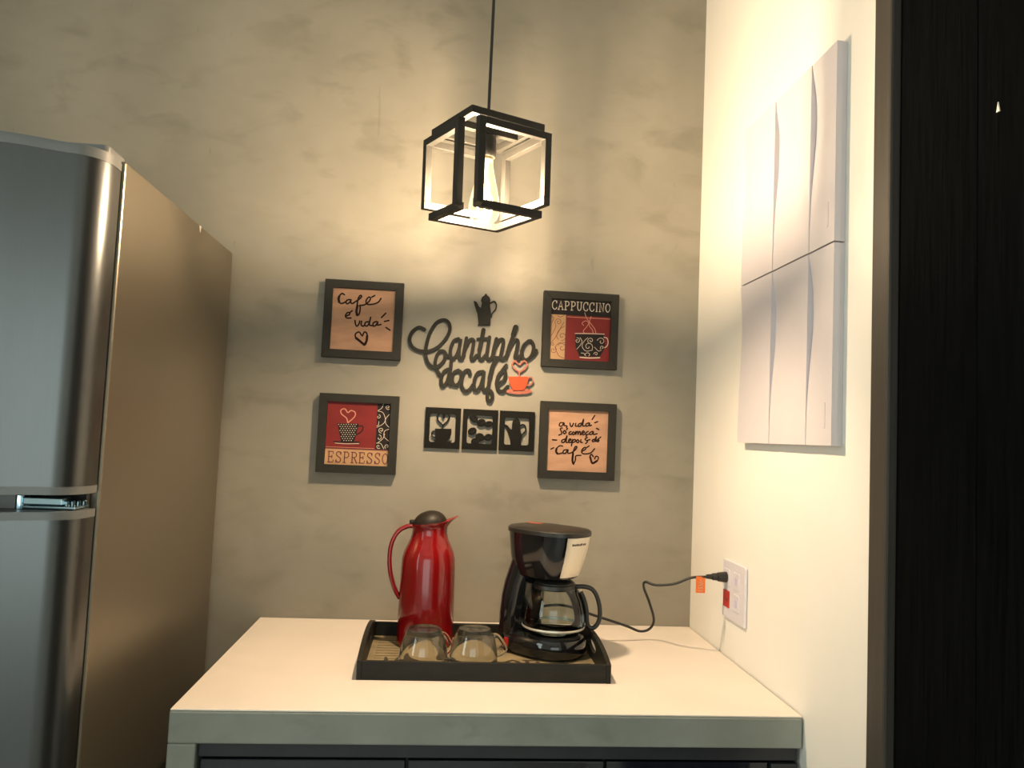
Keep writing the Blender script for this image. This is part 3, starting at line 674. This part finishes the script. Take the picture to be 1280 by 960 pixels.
strokes('heart_steam', [[(272, 297), (276, 262), (232, 215), (218, 175), (238, 145), (270, 140), (285, 185)], [(276, 262), (322, 220), (346, 180), (334, 150), (305, 142), (285, 185)]], 0.0032, cP, M_MATTE, p1, -0.002, -0.009)
p2 = plaque(490, 832, 90, 522, 535, 782, 155, 458, 'small black cut-out plaque of coffee beans, middle of the row')
for (u, v, ru, rv, ro) in ((598, 190, 50, 36, 0.8), (675, 235, 46, 40, -0.3), (750, 248, 44, 30, -0.2), (582, 322, 46, 38, -0.4), (660, 385, 46, 44, 0.3), (745, 385, 44, 36, -0.2), (612, 424, 44, 32, -0.2)):
    b = obj('bean', MB().prism([cP(*p) for p in ellipse(u, v, ru, rv, ro)], -0.0092 - 0.00015*(u % 7), -0.002, 'xz'), M_MATTE, p2, bevel=0.0012)
    c_, s_ = math.cos(ro), math.sin(ro)
    strokes('bean_crease', [[(u - ru*0.8*c_, v - ru*0.8*s_), (u - 6*s_, v + 8), (u + ru*0.8*c_, v + ru*0.8*s_)]], 0.0012, cP, M_FRAME, b, -0.0088, -0.0106)
p3 = plaque(870, 1212, 108, 535, 918, 1162, 180, 470, 'small black cut-out plaque of a coffee pot, last in the row')
obj('pot', MB().prism([cP(*p) for p in [(978, 490), (975, 430), (962, 370), (940, 300), (915, 262), (925, 252), (948, 264), (975, 300), (990, 306), (996, 232), (1004, 212), (1030, 188), (1034, 172), (1046, 172), (1050, 188), (1068, 208), (1076, 236), (1080, 330), (1098, 372), (1090, 400), (1082, 420), (1086, 490)]], -0.0094, -0.002, 'xz'), M_MATTE, p3)
strokes('handle', [[(1078, 262), (1106, 252), (1132, 276), (1130, 318), (1105, 348), (1088, 362)]], 0.0026, cP, M_MATTE, p3, -0.002, -0.009)
strokes('lid_line', [[(1000, 228), (1038, 232), (1076, 228)]], 0.0008, cP, M_FRAME, p3, -0.0088, -0.0099)

# ------------------------------------------------------------------ breaker-box covers on the right wall
PY0, PY1 = -0.7715, -0.352          # near and far ends
def bound(j, tz):                   # wavy seam between the strips, tz 0 bottom .. 1 top of a cover
    base = (-0.6775, -0.519)[j]
    return base
def cover(z0, z1, label):
    t = thing('wall_panel_cover', (0, (PY0 + PY1)/2, z0), label, 'wall panel', 'white wall panel covers stacked on the side wall')
    obj('back_box', MB().box(-0.010, -0.0005, PY0 + 0.002, PY1 - 0.002, z0 + 0.001, z1 - 0.001), M_PANEL, t)
    nz = 36
    for s in range(3):
        mb = MB(); rows = []; ny = 14
        for i in range(nz + 1):
            tz = i / nz; z = z0 + 0.0008 + (z1 - z0 - 0.0016) * tz
            e = [PY0, bound(0, tz), bound(1, tz), PY1]; ya, yb_ = e[s] + 0.0002, e[s + 1] - 0.0002
            row = []
            for k in range(ny + 1):
                u = k / ny; y = ya + (yb_ - ya) * u
                bump = math.sin(math.pi * tz ** 1.9) ** 1.3          # each strip is scooped away under its neighbour
                th = 0.0205 - (0.0012 + 0.0105 * bump) * u ** 2.2 * (1 if s < 2 else 0.5)
                row.append((-th, y, z))
            rows.append(row)
        n = ny + 1
        vs = [p for r in rows for p in r] + [(-0.0095, p[1], p[2]) for r in rows for p in r]
        off = (nz + 1) * n; fs = []
        for i in range(nz):
            for k in range(ny):
                q = (i*n + k, i*n + k + 1, (i+1)*n + k + 1, (i+1)*n + k); fs.append(q); fs.append(tuple(off + x for x in q[::-1]))
            for k in (0, ny): fs.append((i*n + k, (i+1)*n + k, off + (i+1)*n + k, off + i*n + k))
        for i in (0, nz):
            for k in range(ny): fs.append((i*n + k, i*n + k + 1, off + i*n + k + 1, off + i*n + k))
        obj('strip', mb.add(vs, fs), M_PANEL, t, smooth=True)
    obj('catch', MB().prism(rrect(PY0 + 0.022, PY0 + 0.032, z0 + 0.03, z0 + 0.075, 0.004), -0.0212, -0.0200, 'yz'), M_PANEL, t)
    return t
cover(1.7368, 2.0920, 'upper white plastic panel cover with wavy strips on the side wall')
cover(1.3860, 1.7352, 'lower white plastic panel cover with wavy strips on the side wall')

# ------------------------------------------------------------------ socket plate
sp = thing('wall_socket', (0, -0.316, 0.987), 'white double socket plate with red insert above the counter', 'socket')
py0, py1, pz0, pz1 = -0.383, -0.2505, 0.988, 1.118
obj('plate', MB().prism(rrect(py0, py1, pz0, pz1, 0.006), -0.007, -0.0005, 'yz'), M_PLASW, sp, bevel=0.002)
for i, z in enumerate((1.079, 1.031)):
    obj('socket_insert', MB().prism(rrect(-0.296, -0.259, z - 0.019, z + 0.019, 0.003), -0.0086, -0.0065, 'yz'), M_REDSW if i else M_PLASW, sp, bevel=0.0006)
    obj('rocker', MB().prism(rrect(-0.352, -0.318, z - 0.019, z + 0.019, 0.003), -0.0084, -0.0065, 'yz'), M_PLASW, sp, bevel=0.0006)
    obj('rocker_mark', MB().prism(rrect(-0.342, -0.330, z - 0.009, z + 0.009, 0.004), -0.0089, -0.0080, 'yz'), M_PLASL, sp)
for yy, zz in ((-0.271, 1.031), (-0.284, 1.031), (-0.2775, 1.026)):
    obj('pin_hole', MB().prism(ellipse(yy, zz, 0.0022, 0.0022, 0, 12), -0.0089, -0.0080, 'yz'), M_GASKET, sp)

# ------------------------------------------------------------------ tray
TX0, TX1, TY0, TY1, TZ = -0.8135, -0.3165, -0.4835, -0.165, ZC
tr = thing('serving_tray', ((TX0 + TX1)/2, (TY0 + TY1)/2, TZ), 'black wooden serving tray with vintage print holding the coffee things', 'tray')
bt = 0.009
obj('bottom', MB().box(TX0 + 0.002, TX1 - 0.002, TY0 + 0.002, TY1 - 0.002, TZ + 0.0002, TZ + 0.0045), M_TRAY, tr)
obj('print', MB().box(TX0 + bt, TX1 - bt, TY0 + bt, TY1 - bt, TZ + 0.0045, TZ + 0.005), M_MAP, tr)
obj('front_rail', MB().box(TX0 + bt, TX1 - bt, TY0, TY0 + bt, TZ + 0.0002, TZ + 0.036), M_TRAY, tr, bevel=0.0015)
obj('back_rail', MB().box(TX0 + bt, TX1 - bt, TY1 - bt, TY1, TZ + 0.0002, TZ + 0.036), M_TRAY, tr, bevel=0.0015)
def side(xa):
    n = 48; yc = (TY0 + TY1)/2; L = TY1 - TY0; hole = []; outl = []
    slot = ellipse(yc, TZ + 0.033, 0.048, 0.0115, 0, n)
    for (y, z) in slot:
        dy, dz = y - yc, z - (TZ + 0.033)
        def inside(k):
            yy, zz = yc + dy*k, TZ + 0.033 + dz*k
            top = TZ + 0.036 + 0.0235 * max(0, 1 - ((yy - yc)/(L/2))**2) ** 0.85
            return TY0 <= yy <= TY1 and TZ + 0.0002 <= zz <= top
        lo, hi = 1.0, 30.0
        for _ in range(40):
            mid = (lo + hi)/2
            if inside(mid): lo = mid
            else: hi = mid
        outl.append((yc + dy*lo, TZ + 0.033 + dz*lo))
    for cy_, cz_ in ((TY0, TZ + 0.0002), (TY1, TZ + 0.0002), (TY0, TZ + 0.036), (TY1, TZ + 0.036)):
        i = min(range(n), key=lambda q: (outl[q][0] - cy_)**2 + (outl[q][1] - cz_)**2); outl[i] = (cy_, cz_)
    return obj('handle_side', MB().ring(outl, slot, xa, xa + bt, 'yz'), M_TRAY, tr)
side(TX0); side(TX1 - bt)
flat = lambda x, y, h: (x, y, h)
zp = TZ + 0.005
# printed words on the tray floor
def tword(word, xa, xb, ya, yb_, wd): caps(word, 1, lambda u, v: (xa + (xb - xa)*u, ya + (yb_ - ya)*v), wd, M_PAPERD, tr, flat, zp, zp + 0.0003, name='printed_word')
tword('MILLS', -0.775, -0.560, -0.415, -0.345, 0.009); tword('OF', -0.520, -0.440, -0.415, -0.352, 0.009)
bx, by = -0.548, -0.290
mb = MB(); mb.stroke(ellipse(bx, by, 0.034, 0.040, 0, 24), 0.004, flat, zp, zp + 0.0003, 0, True); mb.stroke(ellipse(bx, by, 0.027, 0.033, 0, 24), 0.0016, flat, zp, zp + 0.0003, 0, True)
obj('printed_badge', mb, M_PAPERD, tr)
caps('B', 1, lambda u, v: (bx - 0.016 + 0.032*u, by - 0.018 + 0.036*v), 0.005, M_PAPERD, tr, flat, zp, zp + 0.0003, name='printed_word')
for i in range(9):
    yy = -0.375 + i*0.02
    obj('printed_line', MB().stroke([(-0.79, yy), (-0.735 + random.uniform(-0.01, 0.02), yy + random.uniform(-0.003, 0.003))], 0.0026, flat, zp, zp + 0.0002, 0), M_PAPERD, tr)
for i in range(6):
    yy = -0.46 + i*0.03
    obj('printed_line', MB().stroke([(-0.365, yy), (-0.335, yy + 0.004)], 0.003, flat, zp, zp + 0.0002, 0), M_PAPERD, tr)
mb = MB()
mb.stroke([(-0.722, -0.47), (-0.722, -0.18)], 0.003, flat, zp, zp + 0.0003, 0)
obj('printed_rule', mb, M_PAPERD, tr)

# ------------------------------------------------------------------ thermos
hx, hy = -0.6885, -0.238; hz = zp + 0.0009
th = thing('thermos_jug', (hx, hy, hz), 'red plastic thermos jug with dark domed lid on the tray', 'thermos')
prof = [(0.0615, 0.0), (0.0635, 0.003), (0.0635, 0.012), (0.0628, 0.014), (0.0626, 0.06), (0.0618, 0.12), (0.0608, 0.165), (0.0596, 0.190), (0.0560, 0.206), (0.0485, 0.222), (0.0430, 0.234), (0.0400, 0.246), (0.0392, 0.256), (0.0405, 0.264)]
# neck with a lip drawn out to the right
n = 48; rings = []
sp_dir = -0.10
for (r, z) in prof:
    rings.append([(hx + r*math.cos(2*math.pi*k/n), hy + r*math.sin(2*math.pi*k/n), hz + z) for k in range(n)])
for (r, z, lip, rise) in ((0.0415, 0.270, 0.006, 0.004), (0.0425, 0.274, 0.014, 0.009), (0.0430, 0.276, 0.022, 0.013), (0.0405, 0.2765, 0.021, 0.013), (0.0385, 0.274, 0.014, 0.009)):
    g_ = []
    for k in range(n):
        t = 2*math.pi*k/n; d_ = (t - sp_dir + math.pi) % (2*math.pi) - math.pi
        f_ = math.exp(-(d_/0.42)**2); tilt = 0.005*math.cos(d_)
        g_.append((hx + (r + lip*f_)*math.cos(t), hy + (r + lip*f_)*math.sin(t), hz + z - 0.006 + tilt + rise*f_))
    rings.append(g_)
obj('jug', MB().loft(rings), M_RED, th, smooth=True)
lr = []
for i in range(12):
    q = i/11*math.pi/2*0.99; r = 0.0385*math.cos(q); z = 0.266 + 0.031*math.sin(q)
    lr.append([(hx + r*math.cos(2*math.pi*k/n) - 0.001, hy + r*math.sin(2*math.pi*k/n), hz + z + 0.004*r/0.0385*math.cos(2*math.pi*k/n)) for k in range(n)])
obj('lid', MB().loft(lr), M_LID, th, smooth=True)
obj('lid_tab', MB().prism(rrect(hx - 0.047, hx - 0.030, hy - 0.010, hy + 0.010, 0.003), hz + 0.2655, hz + 0.2745), M_LID, th, bevel=0.002)
hp = [(hx - 0.036, hy, hz + 0.261), (hx - 0.052, hy - 0.002, hz + 0.260), (hx - 0.072, hy - 0.004, hz + 0.247), (hx - 0.0845, hy - 0.005, hz + 0.220), (hx - 0.087, hy - 0.005, hz + 0.185), (hx - 0.082, hy - 0.005, hz + 0.150), (hx - 0.071, hy - 0.003, hz + 0.118), (hx - 0.060, hy, hz + 0.100)]
pts = catmull([Vector(p) for p in hp], 6); rg = []
for i, p in enumerate(pts):
    t = (pts[min(i+1, len(pts)-1)] - pts[max(i-1, 0)]).normalized(); b = Vector((0, 1, 0)); nn = t.cross(b).normalized()
    wy = 0.011; wn = 0.0052
    rg.append([tuple(p + b*(wy*math.copysign(abs(math.cos(q))**0.7, math.cos(q))) + nn*(wn*math.copysign(abs(math.sin(q))**0.7, math.sin(q)))) for q in [2*math.pi*k/16 for k in range(16)]])
obj('handle', MB().loft(rg), M_RED, th, smooth=True)

# ------------------------------------------------------------------ two upturned glass cups
def glass_cup(cx, cy, label, ang):
    z = zp + 0.0009
    t = thing('glass_cup', (cx, cy, z), label, 'cup', 'upturned glass cups on the tray')
    outer = [(0.0500, 0.0), (0.0502, 0.004), (0.0497, 0.018), (0.0478, 0.034), (0.0440, 0.050), (0.0385, 0.064), (0.0345, 0.0725), (0.0325, 0.0750)]
    mb = MB().lathe(outer + [(0.0300, 0.0735), (0.0005, 0.0730)], (cx, cy, z), 48, cap0=False, cap1=False)
    mb.lathe([(0.0500, 0.0), (0.0476, 0.0), (0.0471, 0.018), (0.0452, 0.034), (0.0412, 0.050), (0.0345, 0.0635), (0.0005, 0.0665)], (cx, cy, z), 48, cap0=False, cap1=False)
    obj('bowl', mb, M_GLASS, t, smooth=True)
    u = Vector((math.cos(ang), math.sin(ang), 0)); c = Vector((cx, cy, z))
    pts = [c + u*0.041 + Vector((0, 0, 0.058)), c + u*0.052 + Vector((0, 0, 0.056)), c + u*0.066 + Vector((0, 0, 0.040)), c + u*0.072 + Vector((0, 0, 0.026)), c + u*0.064 + Vector((0, 0, 0.017)), c + u*0.0465 + Vector((0, 0, 0.014))]
    obj('handle', MB().tube(pts, 0.0042, 12, 6), M_GLASS, t, smooth=True)
    return t
glass_cup(-0.6880, -0.402, 'upturned clear glass cup in front of the red thermos', math.radians(38))
glass_cup(-0.5850, -0.394, 'upturned clear glass cup between the thermos and the coffee maker', math.radians(20))

# ------------------------------------------------------------------ coffee maker
O = Vector((-0.4130, -0.292, zp + 0.0009)); PH = math.radians(-44)
U = Vector((math.cos(PH), math.sin(PH), 0)); V = Vector((-math.sin(PH), math.cos(PH), 0))
cm = thing('coffee_maker', tuple(O), 'glossy black drip coffee maker with glass jug on the tray', 'coffee maker')
def se(z, c, ra, rb, e=2.4, n=56, cv=0.0):
    out = []
    for k in range(n):
        t = 2*math.pi*k/n; x = math.copysign(abs(math.cos(t))**(2/e), math.cos(t)) * ra; y = math.copysign(abs(math.sin(t))**(2/e), math.sin(t)) * rb
        out.append(tuple(O + U*(c + x) + V*(cv + y) + Vector((0, 0, z))))
    return out
def PT(u, v, z): return O + U*u + V*v + Vector((0, 0, z))
obj('base', MB().loft([se(0.004, -0.017, 0.094, 0.068), se(0.012, -0.017, 0.098, 0.072), se(0.034, -0.017, 0.097, 0.071), se(0.041, -0.017, 0.092, 0.066)]), M_BLK, cm, smooth=True)
for a_, b_ in ((-0.085, -0.03), (-0.085, 0.03), (0.045, -0.035), (0.045, 0.035)):
    q = PT(a_, b_, 0); obj('foot', MB().lathe([(0.008, 0), (0.008, 0.005)], tuple(q), 14), M_GASKET, cm)
q = PT(0.012, 0, 0.0412); obj('hot_plate', MB().lathe([(0.058, 0), (0.058, 0.003), (0.055, 0.004)], tuple(q), 40), M_BLKS, cm, smooth=True)
obj('water_tank', MB().loft([se(0.038, -0.082, 0.030, 0.062, 3), se(0.080, -0.081, 0.030, 0.062, 3), se(0.120, -0.078, 0.030, 0.060, 3), se(0.150, -0.072, 0.031, 0.058, 3), se(0.175, -0.064, 0.031, 0.056, 3), se(0.200, -0.056, 0.031, 0.054, 3)]), M_BLK, cm, smooth=True)
bk = obj('filter_housing', MB().loft([se(0.166, -0.018, 0.063, 0.0504, 2.6), se(0.169, -0.018, 0.0711, 0.0549, 2.6), se(0.185, -0.017, 0.0765, 0.0594, 2.6), se(0.21, -0.015, 0.0837, 0.0639, 2.6), se(0.24, -0.013, 0.0891, 0.067, 2.6), se(0.262, -0.012, 0.0922, 0.0688, 2.6)]), M_BLK, cm, smooth=True)
obj('lid', MB().loft([se(0.262, -0.012, 0.0950, 0.0715, 2.6), se(0.270, -0.012, 0.0950, 0.0715, 2.6), se(0.2735, -0.012, 0.091, 0.0675, 2.6), se(0.2765, -0.024, 0.060, 0.045, 2.4)]), M_BLKS, cm, smooth=True)
q = PT(-0.066, 0.016, 0.2745)
obj('sticker', MB().prism([(q.x + p[0], q.y + p[1]) for p in ellipse(0, 0, 0.021, 0.013, PH)], O.z + 0.2755, O.z + 0.2772), M_SALMON, cm)
obj('drip_nozzle', MB().lathe([(0.020, 0.168), (0.016, 0.158), (0.009, 0.154)], tuple(PT(0.012, 0, 0)), 24), M_BLKS, cm, smooth=True)
# steel strip on the front of the housing
def house(z):   # (centre, ra, rb) at height z
    tb = [(0.166, -0.018, 0.063, 0.0504), (0.169, -0.018, 0.0711, 0.0549), (0.185, -0.017, 0.0765, 0.0594), (0.21, -0.015, 0.0837, 0.0639), (0.24, -0.013, 0.0891, 0.067), (0.262, -0.012, 0.0922, 0.0688)]
    for p, q in zip(tb[:-1], tb[1:]):
        if z <= q[0]:
            f = (z - p[0])/(q[0] - p[0]); return tuple(p[i] + (q[i]-p[i])*f for i in (1, 2, 3))
    return tb[-1][1:]
def on_house(th_, z, off):
    c, ra, rb = house(z); e = 2.6; ra += off; rb += off
    x = math.copysign(abs(math.cos(th_))**(2/e), math.cos(th_)) * ra; y = math.copysign(abs(math.sin(th_))**(2/e), math.sin(th_)) * rb
    return PT(c + x, y, z)
rows = []; TH0, TH1 = math.radians(-33), math.radians(33)
for i in range(9):
    z = 0.173 + (0.2605 - 0.173)*i/8
    rows.append([on_house(TH0 + (TH1 - TH0)*k/14, z, 0.0012) for k in range(15)] + [on_house(TH1 - (TH1 - TH0)*k/14, z, -0.001) for k in range(15)])
st = obj('steel_strip', MB().loft([[tuple(p) for p in r] for r in rows]), M_INOX, cm, smooth=True)
mb = MB()
for i in range(9):
    th_ = math.radians(-22 + i*3.2); z = 0.2455; hh = 0.0022 if i % 3 else 0.0032
    p = [on_house(th_, z - 0.0018, 0.0016), on_house(th_ + 0.036, z - 0.0018, 0.0016), on_house(th_ + 0.036, z + hh, 0.0016), on_house(th_, z + hh, 0.0016)]
    mb.add(p + [on_house(th_, z - 0.0018, 0.001), on_house(th_ + 0.036, z - 0.0018, 0.001), on_house(th_ + 0.036, z + hh, 0.001), on_house(th_, z + hh, 0.001)], [(0, 1, 2, 3), (7, 6, 5, 4), (0, 4, 5, 1), (2, 6, 7, 3), (1, 5, 6, 2), (0, 3, 7, 4)])
obj('maker_logo', mb, M_BLKS, st)
# rocker switch, lit red, on the near side of the base
sw = MB(); c0 = PT(-0.070, -0.0675, 0.024)
for d0, d1, m_, nm in ((0.0, 0.006, M_BLKS, 'switch_bezel'),):
    pass
def side_box(u, z, wu, hz_, v0, v1):
    vs = [PT(u + a*wu, v, z + b*hz_) for v in (v0, v1) for a, b in ((-1, -1), (1, -1), (1, 1), (-1, 1))]
    return MB().add([tuple(p) for p in vs], [(0, 1, 2, 3), (7, 6, 5, 4), (0, 4, 5, 1), (1, 5, 6, 2), (2, 6, 7, 3), (3, 7, 4, 0)])
sb = obj('switch_bezel', side_box(-0.066, 0.024, 0.0085, 0.0120, -0.050, -0.0705), M_BLKS, cm, bevel=0.002)
obj('switch', side_box(-0.066, 0.024, 0.0060, 0.0090, -0.066, -0.0722), M_REDSW, sb, bevel=0.002)
# glass jug
JC = PT(0.008, 0, 0.0455)
jg = obj('carafe', MB().lathe([(0.030, 0.0), (0.056, 0.001), (0.064, 0.008), (0.0690, 0.020), (0.0700, 0.034), (0.0680, 0.054), (0.0620, 0.076), (0.0530, 0.094), (0.0470, 0.102), (0.0450, 0.106)], tuple(JC), 56, cap1=False), M_CGLASS, cm, smooth=True)
obj('rim_reflection', MB().lathe([(0.0678, 0.0135), (0.0692, 0.0145), (0.0698, 0.0175), (0.0690, 0.0190)], tuple(JC), 56, cap0=False, cap1=False), M_INOX, jg, smooth=True)  # pale ring modelled for the hot plate rim's reflection in the glass
obj('collar', MB().lathe([(0.0470, 0.097), (0.0490, 0.099), (0.0475, 0.107), (0.0440, 0.109), (0.0440, 0.098)], tuple(JC), 48, cap0=False, cap1=False), M_BLKS, jg, smooth=True)
obj('carafe_lid', MB().lathe([(0.0440, 0.1065), (0.0440, 0.111), (0.038, 0.1155), (0.018, 0.118), (0.010, 0.112)], tuple(JC), 48), M_BLKS, jg, smooth=True)
HD = Vector((math.cos(math.radians(-12)), math.sin(math.radians(-12)), 0))
hpts = [(0.047, 0.103), (0.066, 0.104), (0.082, 0.100), (0.093, 0.086), (0.100, 0.064), (0.1015, 0.042), (0.097, 0.025), (0.087, 0.016), (0.077, 0.020), (0.0735, 0.036), (0.0720, 0.054), (0.066, 0.076), (0.058, 0.092)]
pts = [JC + HD*r + Vector((0, 0, z)) for r, z in hpts]
obj('carafe_handle', MB().tube(pts, 0.0050, 12, 6, sx=1.0), M_BLKS, jg, smooth=True)
# mains lead and plug
lead = [PT(-0.118, 0.02, 0.030), (-0.4700, -0.182, 0.966), (-0.3779, -0.178, 0.986), (-0.2880, -0.178, 0.9625), (-0.2105, -0.165, 0.9375), (-0.1720, -0.150, 0.9220), (-0.1480, -0.150, 0.9290), (-0.1440, -0.168, 0.9550), (-0.1620, -0.190, 0.9990), (-0.1805, -0.205, 1.0360), (-0.1820, -0.222, 1.0530), (-0.1620, -0.240, 1.0500), (-0.1250, -0.262, 1.0580), (-0.0900, -0.274, 1.0745), (-0.052, -0.2775, 1.0785)]
obj('power_cord', MB().tube(lead, 0.0031, 10, 8), M_CORD, cm, smooth=True)
plug = MB()
for xa, ra in (((-0.056, -0.042), (0.0048, 0.0062)), ((-0.042, -0.030), (0.0078, 0.0085)), ((-0.030, -0.0088), (0.0100, 0.0125))):
    plug.tube([(xa[0], -0.2775, 1.079), (xa[1], -0.2775, 1.079)], list(ra), 18)
obj('plug', plug, M_BLKS, cm, bevel=0.001, smooth=True)
tg = obj('voltage_tag', MB().box(-0.0800, -0.0585, -0.2795, -0.2780, 1.0420, 1.0790), M_TAG, cm)
# 127V~ printed sideways on the tag
TD = {'1': [[(.25, .75), (.5, 1), (.5, 0)]], '2': [[(.1, .8), (.3, 1), (.7, 1), (.9, .75), (.1, 0), (.95, 0)]], '7': [[(.05, 1), (.95, 1), (.4, 0)]], 'V': [[(.05, 1), (.5, 0), (.95, 1)]], '~': [[(.1, .45), (.35, .6), (.6, .42), (.9, .55)]]}
mb = MB()
for i, c in enumerate('127V~'):
    for ln in TD[c]:
        pts = [(-0.0745 + p[1]*0.0100, 1.0440 + (i + 0.1 + p[0]*0.75) * 0.0060) for p in ln]
        mb.stroke([(-0.1600 - x if False else x, z) for x, z in pts], 0.0010, on_wall, -0.2795, -0.2800, 0)
obj('tag_print', mb, M_WHITEP, tg)
